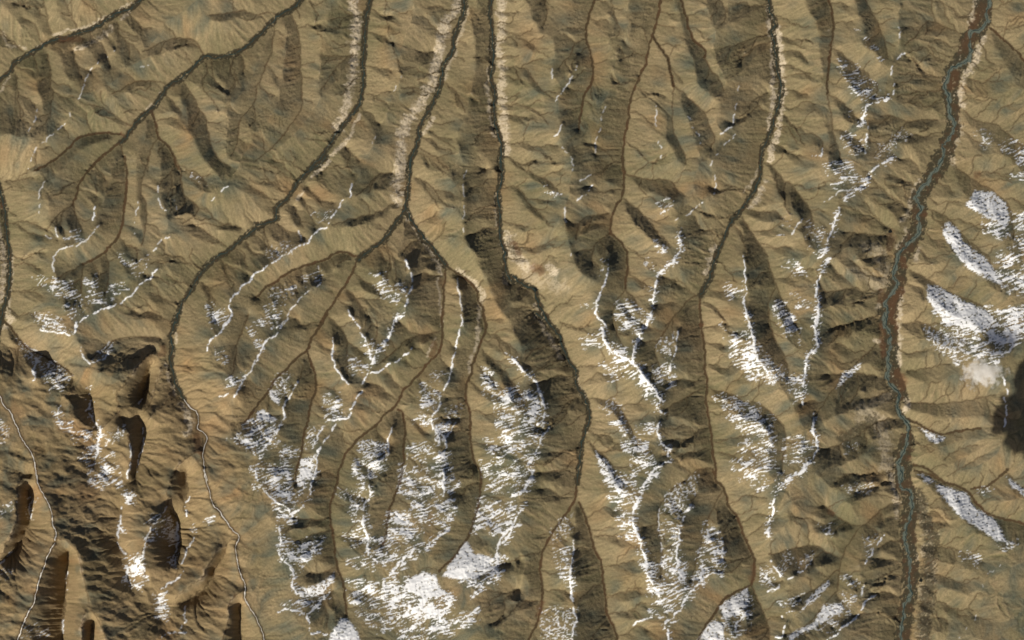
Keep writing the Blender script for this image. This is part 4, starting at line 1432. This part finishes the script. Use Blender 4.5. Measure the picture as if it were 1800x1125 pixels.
STRAW, OLIVE = (.316, .239, .130, 1), (.158, .138, .070, 1)
def ground_material():
    m, nt, N, L, bs = mat("tundra_ground")
    to, ru, sc, gr = attr(nt, "cover_a")
    me, we, re, pa = attr(nt, "cover_b")
    te, du, pb, _ = attr(nt, "cover_c")
    f = noise(nt, 2.3, 5, .65); f2 = noise(nt, 7.5, 4, .7)
    col = mixer(nt, math_(nt, 'ADD', math_(nt, 'MULTIPLY', math_(nt, 'SUBTRACT', f, .5), .8), to, True), OLIVE, STRAW)
    col = mixer(nt, math_(nt, 'MULTIPLY', ru, .55), col, (.300, .165, .070, 1))
    col = mixer(nt, math_(nt, 'MULTIPLY', sc, .75), col, (.078, .094, .072, 1))
    g = math_(nt, 'ADD', math_(nt, 'MULTIPLY', gr, .12), math_(nt, 'ADD', math_(nt, 'MULTIPLY', f2, .9), .46))
    mu = N.new("ShaderNodeVectorMath"); mu.operation = 'SCALE'
    L.new(col, mu.inputs[0]); L.new(g, mu.inputs["Scale"])
    col = mu.outputs[0]
    col = mixer(nt, pa, col, (.52, .43, .30, 1))
    col = mixer(nt, me, col, (.066, .044, .022, 1))
    col = mixer(nt, we, col, (.046, .040, .024, 1))
    col = mixer(nt, re, col, (.125, .058, .028, 1))
    col = mixer(nt, te, col, (.115, .132, .105, 1))
    col = mixer(nt, du, col, (.70, .70, .68, 1))
    L.new(col, bs.inputs["Base Color"])
    bs.inputs["Roughness"].default_value = .95
    bs.inputs["Specular IOR Level"].default_value = .1
    b = N.new("ShaderNodeBump"); b.inputs["Strength"].default_value = .8; b.inputs["Distance"].default_value = .10
    L.new(noise(nt, 3.2, 5, .7), b.inputs["Height"]); L.new(b.outputs[0], bs.inputs["Normal"])
    return m

def simple(name, c1, c2, scale, rough, spec=.3):
    m, nt, N, L, bs = mat(name)
    L.new(mixer(nt, noise(nt, scale), c1, c2), bs.inputs["Base Color"])
    bs.inputs["Roughness"].default_value = rough; bs.inputs["Specular IOR Level"].default_value = spec
    return m
M_GROUND = ground_material()
M_SNOW = simple("wind_packed_snow", (.60, .60, .60, 1), (.80, .79, .77, 1), 3.2, .7, .2)
M_ICE = simple("river_ice", (.30, .27, .22, 1), (.72, .68, .60, 1), 3.0, .6)
M_WATER = simple("river_water", (.018, .032, .028, 1), (.035, .055, .048, 1), 1.2, .35)
M_POND = simple("pond_water", (.006, .007, .006, 1), (.012, .014, .012, 1), 1.2, .4)

# ------------------------------------------------------------------ terrain, valley floor and snow meshes
WX = ((FX - 900) * U); WY = ((562.5 - FY) * U); WZ = FZ * U * HS
CO = np.stack([WX, WY, WZ], -1).reshape(-1, 3).astype(np.float32)
idx = np.arange(NX * NY).reshape(NY, NX)
QUADS = np.stack([idx[1:, :-1], idx[1:, 1:], idx[:-1, 1:], idx[:-1, :-1]], -1).reshape(-1, 4)

def full(a, fill=0.0):
    o = np.full((NY, NX), fill, np.float32); o[r0:r1, c0:c1] = a
    return o.ravel()
def full_edge(a):
    o = np.pad(a, ((r0, NY - r1), (c0, NX - c1)), mode='edge')
    w = sstep(20, 260, np.maximum(np.maximum(-40 - FX, FX - 1840), np.maximum(-40 - FY, FY - 1165)))
    o = o * (1 - w) + w * np.clip(.5 + .9 * fbm(FX, FY, 160, 4, 78), 0, 1) * (1 if a is tone else .3)
    return o.astype(np.float32).ravel()
dust = np.clip(np.maximum(snow * .95, 0), 0, 1)
AT = {
    "cover_a": np.stack([full_edge(tone), full_edge(np.clip(rust, 0, 1)), full(gray_green), full(GRAIN)], -1),
    "cover_b": np.stack([full(meadow), full(wetland), full(red * .55), full(pale)], -1),
    "cover_c": np.stack([full(teal), full(dust), full(pebbly), full(dust * 0 + 1)], -1),
}

def sheet(name, quads, material, lift=None, attrs=None):
    used = np.zeros(len(CO), bool); used[quads.ravel()] = True
    remap = np.cumsum(used) - 1
    co = CO[used].copy()
    if lift is not None:
        co[:, 2] += lift[used]
    q = remap[quads].astype(np.int32)
    me = bpy.data.meshes.new(name)
    me.vertices.add(len(co)); me.vertices.foreach_set("co", co.ravel())
    me.loops.add(q.size); me.loops.foreach_set("vertex_index", q.ravel())
    me.polygons.add(len(q)); me.polygons.foreach_set("loop_start", np.arange(0, q.size, 4, dtype=np.int32))
    me.update(calc_edges=True)
    me.polygons.foreach_set("use_smooth", np.ones(len(q), bool))
    for k, v in (attrs or {}).items():
        a = me.attributes.new(k, 'FLOAT_COLOR', 'POINT')
        a.data.foreach_set("color", np.ascontiguousarray(v[used]).ravel())
    me.materials.append(material)
    o = bpy.data.objects.new(name, me); COL.objects.link(o)
    return o

floor_v = full(np.maximum(sstep(17, 14, Dd + n5 * 4), sstep(7.5, 6.0, Dc + n5 * 3))) > .5
on_floor = floor_v[QUADS].sum(1) >= 2
o = sheet("terrain", QUADS[~on_floor], M_GROUND, attrs=AT); o["kind"] = "structure"
o = sheet("valley_floor", QUADS[on_floor], M_GROUND, attrs=AT); o["kind"] = "structure"
snow_v = full(snow)
sq = QUADS[snow_v[QUADS].mean(1) > .74]
lift = (full(.10 + snow * (.30 + .55 * n2 + .5 * (streak_r - .5) + .25 * n5)).clip(.05, 9) * U).astype(np.float32)
o = sheet("snow", sq, M_SNOW, lift=lift); o["kind"] = "stuff"

# ------------------------------------------------------------------ rivers and ponds
def ground_z(x, y):
    c = np.clip((np.asarray(x) - ax[c0]) / STEP, 0, IW - 2); r = np.clip((np.asarray(y) - ay[r0]) / STEP, 0, IH - 2)
    i, jj = np.floor(r).astype(int), np.floor(c).astype(int); fr, fc = r - i, c - jj
    return (IZ[i, jj] * (1 - fr) * (1 - fc) + IZ[i + 1, jj] * fr * (1 - fc) + IZ[i, jj + 1] * (1 - fr) * fc + IZ[i + 1, jj + 1] * fr * fc)

def ribbon(name, p, width, material, lift=.22, seed=0):
    p = p[::2]
    s = np.arange(len(p)) * 1.6
    w = width * (.75 + .6 * perlin(s / 11 + seed * 3.7, s * 0 + .5, 21) + .5 * perlin(s / 3.3 + seed, s * 0 + .5, 22))
    w = np.maximum(w, width * .45)
    t = np.gradient(p, axis=0); t /= np.hypot(t[:, 0], t[:, 1])[:, None] + 1e-6
    nrm = np.c_[-t[:, 1], t[:, 0]]
    a, b = p + nrm * w[:, None] * .5, p - nrm * w[:, None] * .5
    z = np.maximum.reduce([ground_z(*a.T), ground_z(*b.T), ground_z(*p.T)]) + lift
    V = []
    for q, zz in ((a, z), (p, z + .05), (b, z)):
        V.append(np.c_[(q[:, 0] - 900) * U, (562.5 - q[:, 1]) * U, zz * U * HS])
    n = len(p); V = np.vstack(V)
    F = [(k * n + i, k * n + i + 1, (k + 1) * n + i + 1, (k + 1) * n + i) for k in range(2) for i in range(n - 1)]
    me = bpy.data.meshes.new(name); me.from_pydata(V.tolist(), [], F); me.update()
    me.polygons.foreach_set("use_smooth", np.ones(len(F), bool))
    me.materials.append(material)
    o = bpy.data.objects.new(name, me); COL.objects.link(o); o["kind"] = "structure"
    return o
def meander(p, amp, wl, seed):
    s = np.arange(len(p)) * .8
    t = np.gradient(p, axis=0); t /= np.hypot(t[:, 0], t[:, 1])[:, None] + 1e-6
    j = perlin(s / wl + seed * 9.1, s * 0 + .5, 33) + .5 * perlin(s / (wl * .4) + seed, s * 0 + .5, 34)
    return p + np.c_[-t[:, 1], t[:, 0]] * (j * amp)[:, None]
n_ = 0
for cls, z0, z1, p in STREAMS_MAIN:
    ins = (p[:, 0] > -38) & (p[:, 0] < 1838) & (p[:, 1] > -38) & (p[:, 1] < 1163)
    p = p[ins]
    if len(p) < 8:
        continue
    n_ += 1
    if cls == 'c':
        ribbon("river", meander(p, 2.2, 11, n_), 1.7, M_WATER, seed=n_)
    elif cls == 'd' and p[:, 0].mean() < 900:
        ribbon("river", meander(p, 4.5, 16, n_), 1.8, M_WATER, seed=n_)
    elif cls == 'f':
        ribbon("frozen_river", p, 1.7, M_ICE, seed=n_)
for w, p in TEAL:
    ins = (p[:, 1] > -38) & (p[:, 1] < 1163)
    n_ += 1
    ribbon("river", meander(p[ins], 2.4, 10, n_), 1.6, M_WATER, seed=n_)

def pond(x, y, rx, ry, seed):
    a = np.linspace(0, 2 * math.pi, 28, endpoint=False)
    k = 1 + .22 * perlin(np.cos(a) * 1.7 + seed, np.sin(a) * 1.7, 51)
    px, py = x + rx * k * np.cos(a), y + ry * k * np.sin(a)
    z = ground_z(px, py).max() + .12
    V = [((u - 900) * U, (562.5 - v) * U, z * U * HS) for u, v in zip(px, py)] + [((x - 900) * U, (562.5 - y) * U, z * U * HS)]
    F = [(i, 28, (i + 1) % 28) for i in range(28)]
    me = bpy.data.meshes.new("lake_water"); me.from_pydata(V, [], F); me.update()
    me.materials.append(M_POND)
    o = bpy.data.objects.new("lake_water", me); COL.objects.link(o); o["kind"] = "structure"
pond(941, 509, 4.2, 3.6, 2)
pond(1619, 1021, 3.4, 2.4, 5)
pond(1565, 407, 3.2, 2.4, 7)

# ------------------------------------------------------------------ clouds
def cloud_mesh(name, balls, material):
    bm_v, bm_f, off = [], [], 0
    for (bx, by, bz, rx, ry, rz, sd) in balls:
        nu, nv = 26, 14
        u, v = np.meshgrid(np.linspace(0, 2 * math.pi, nu, endpoint=False), np.linspace(0.02, math.pi - .02, nv))
        dx, dy, dz = np.cos(u) * np.sin(v), np.sin(u) * np.sin(v), np.cos(v)
        k = 1 + .55 * fbm(dx * 2 + sd, dy * 2 + dz * 1.3, 1.0, 3, 300)
        bm_v.append(np.stack([bx + rx * k * dx, by + ry * k * dy, bz + rz * k * dz], -1).reshape(-1, 3))
        for i in range(nv - 1):
            for jj in range(nu):
                bm_f.append((off + i * nu + jj, off + i * nu + (jj + 1) % nu, off + (i + 1) * nu + (jj + 1) % nu, off + (i + 1) * nu + jj))
        bm_f.append(tuple(off + jj for jj in range(nu))[::-1]); bm_f.append(tuple(off + (nv - 1) * nu + jj for jj in range(nu)))
        off += nu * nv
    me = bpy.data.meshes.new(name); me.from_pydata(np.vstack(bm_v).tolist(), [], [f[::-1] for f in bm_f]); me.update()
    me.polygons.foreach_set("use_smooth", np.ones(len(me.polygons), bool))
    me.materials.append(material)
    o = bpy.data.objects.new(name, me); COL.objects.link(o)
    return o
def vapour(name, dens, cx, cy, cz, rx, ry, rz):
    m, nt, N, L, bs = mat(name)
    N.remove(bs)
    g = N.new("ShaderNodeNewGeometry")
    a = N.new("ShaderNodeVectorMath"); a.operation = 'SUBTRACT'; a.inputs[1].default_value = (cx, cy, cz)
    L.new(g.outputs["Position"], a.inputs[0])
    d = N.new("ShaderNodeVectorMath"); d.operation = 'DIVIDE'; d.inputs[1].default_value = (rx, ry, rz)
    L.new(a.outputs[0], d.inputs[0])
    ln = N.new("ShaderNodeVectorMath"); ln.operation = 'LENGTH'; L.new(d.outputs[0], ln.inputs[0])
    e = math_(nt, 'SUBTRACT', 1.0, ln.outputs["Value"])
    e = math_(nt, 'ADD', e, math_(nt, 'MULTIPLY', math_(nt, 'SUBTRACT', noise(nt, .9, 4, .6), .56), 1.9))
    v = N.new("ShaderNodeVolumePrincipled")
    v.inputs["Color"].default_value = (1, .985, .96, 1)
    v.inputs["Anisotropy"].default_value = 0.0
    L.new(math_(nt, 'MULTIPLY', math_(nt, 'MULTIPLY', e, 2.2, True), dens), v.inputs["Density"])
    L.new(v.outputs[0], N["Material Output"].inputs["Volume"])
    return m
SC.cycles.volume_bounces = 8
M_CLOUD = simple("thick_cloud", (.80, .80, .80, 1), (.88, .88, .88, 1), .5, 1.0, .0)

# a thick cloud drifting south of the picture; its shadow lies across the valley side at the right edge
CH = 44.0
tt = CH / SUN.z
def above(px, py, dz=0.0):
    t = (CH + dz - 2.4) / SUN.z
    return ((px - 900) * U + SUN.x * t, (562.5 - py) * U + SUN.y * t, CH + dz)
balls = []
for i, (px, py, rx, ry) in enumerate(((1812, 705, 34, 30), (1768, 704, 16, 9), (1762, 740, 20, 20), (1792, 668, 10, 18), (1785, 775, 17, 24), (1830, 650, 40, 30), (1880, 720, 70, 70), (1775, 725, 20, 20), (1835, 790, 40, 22), (1800, 745, 24, 22), (1750, 756, 9, 8), (1797, 648, 6, 8))):
    x, y, z = above(px, py, (i % 3) * .6)
    balls.append((x, y, z, rx * U, ry * U, min(rx, ry) * U * .35, i * 3.1))
big = cloud_mesh("cloud", balls, M_CLOUD)
big["label"] = "thick white cloud whose black shadow lies on the valley side"
big["category"] = "cloud"

WCX, WCY, WCZ = (1724 - 900) * U, (562.5 - 656) * U, 6.0
wisp = cloud_mesh("cloud", [(WCX, WCY, WCZ, 4.6, 3.2, .9, 41.0)], vapour("thin_vapour", 1.4, WCX, WCY, WCZ, 4.4, 3.0, .85))
wisp["label"] = "thin pale cloud wisp below the snow streaks beside a black shadow"
wisp["category"] = "cloud"
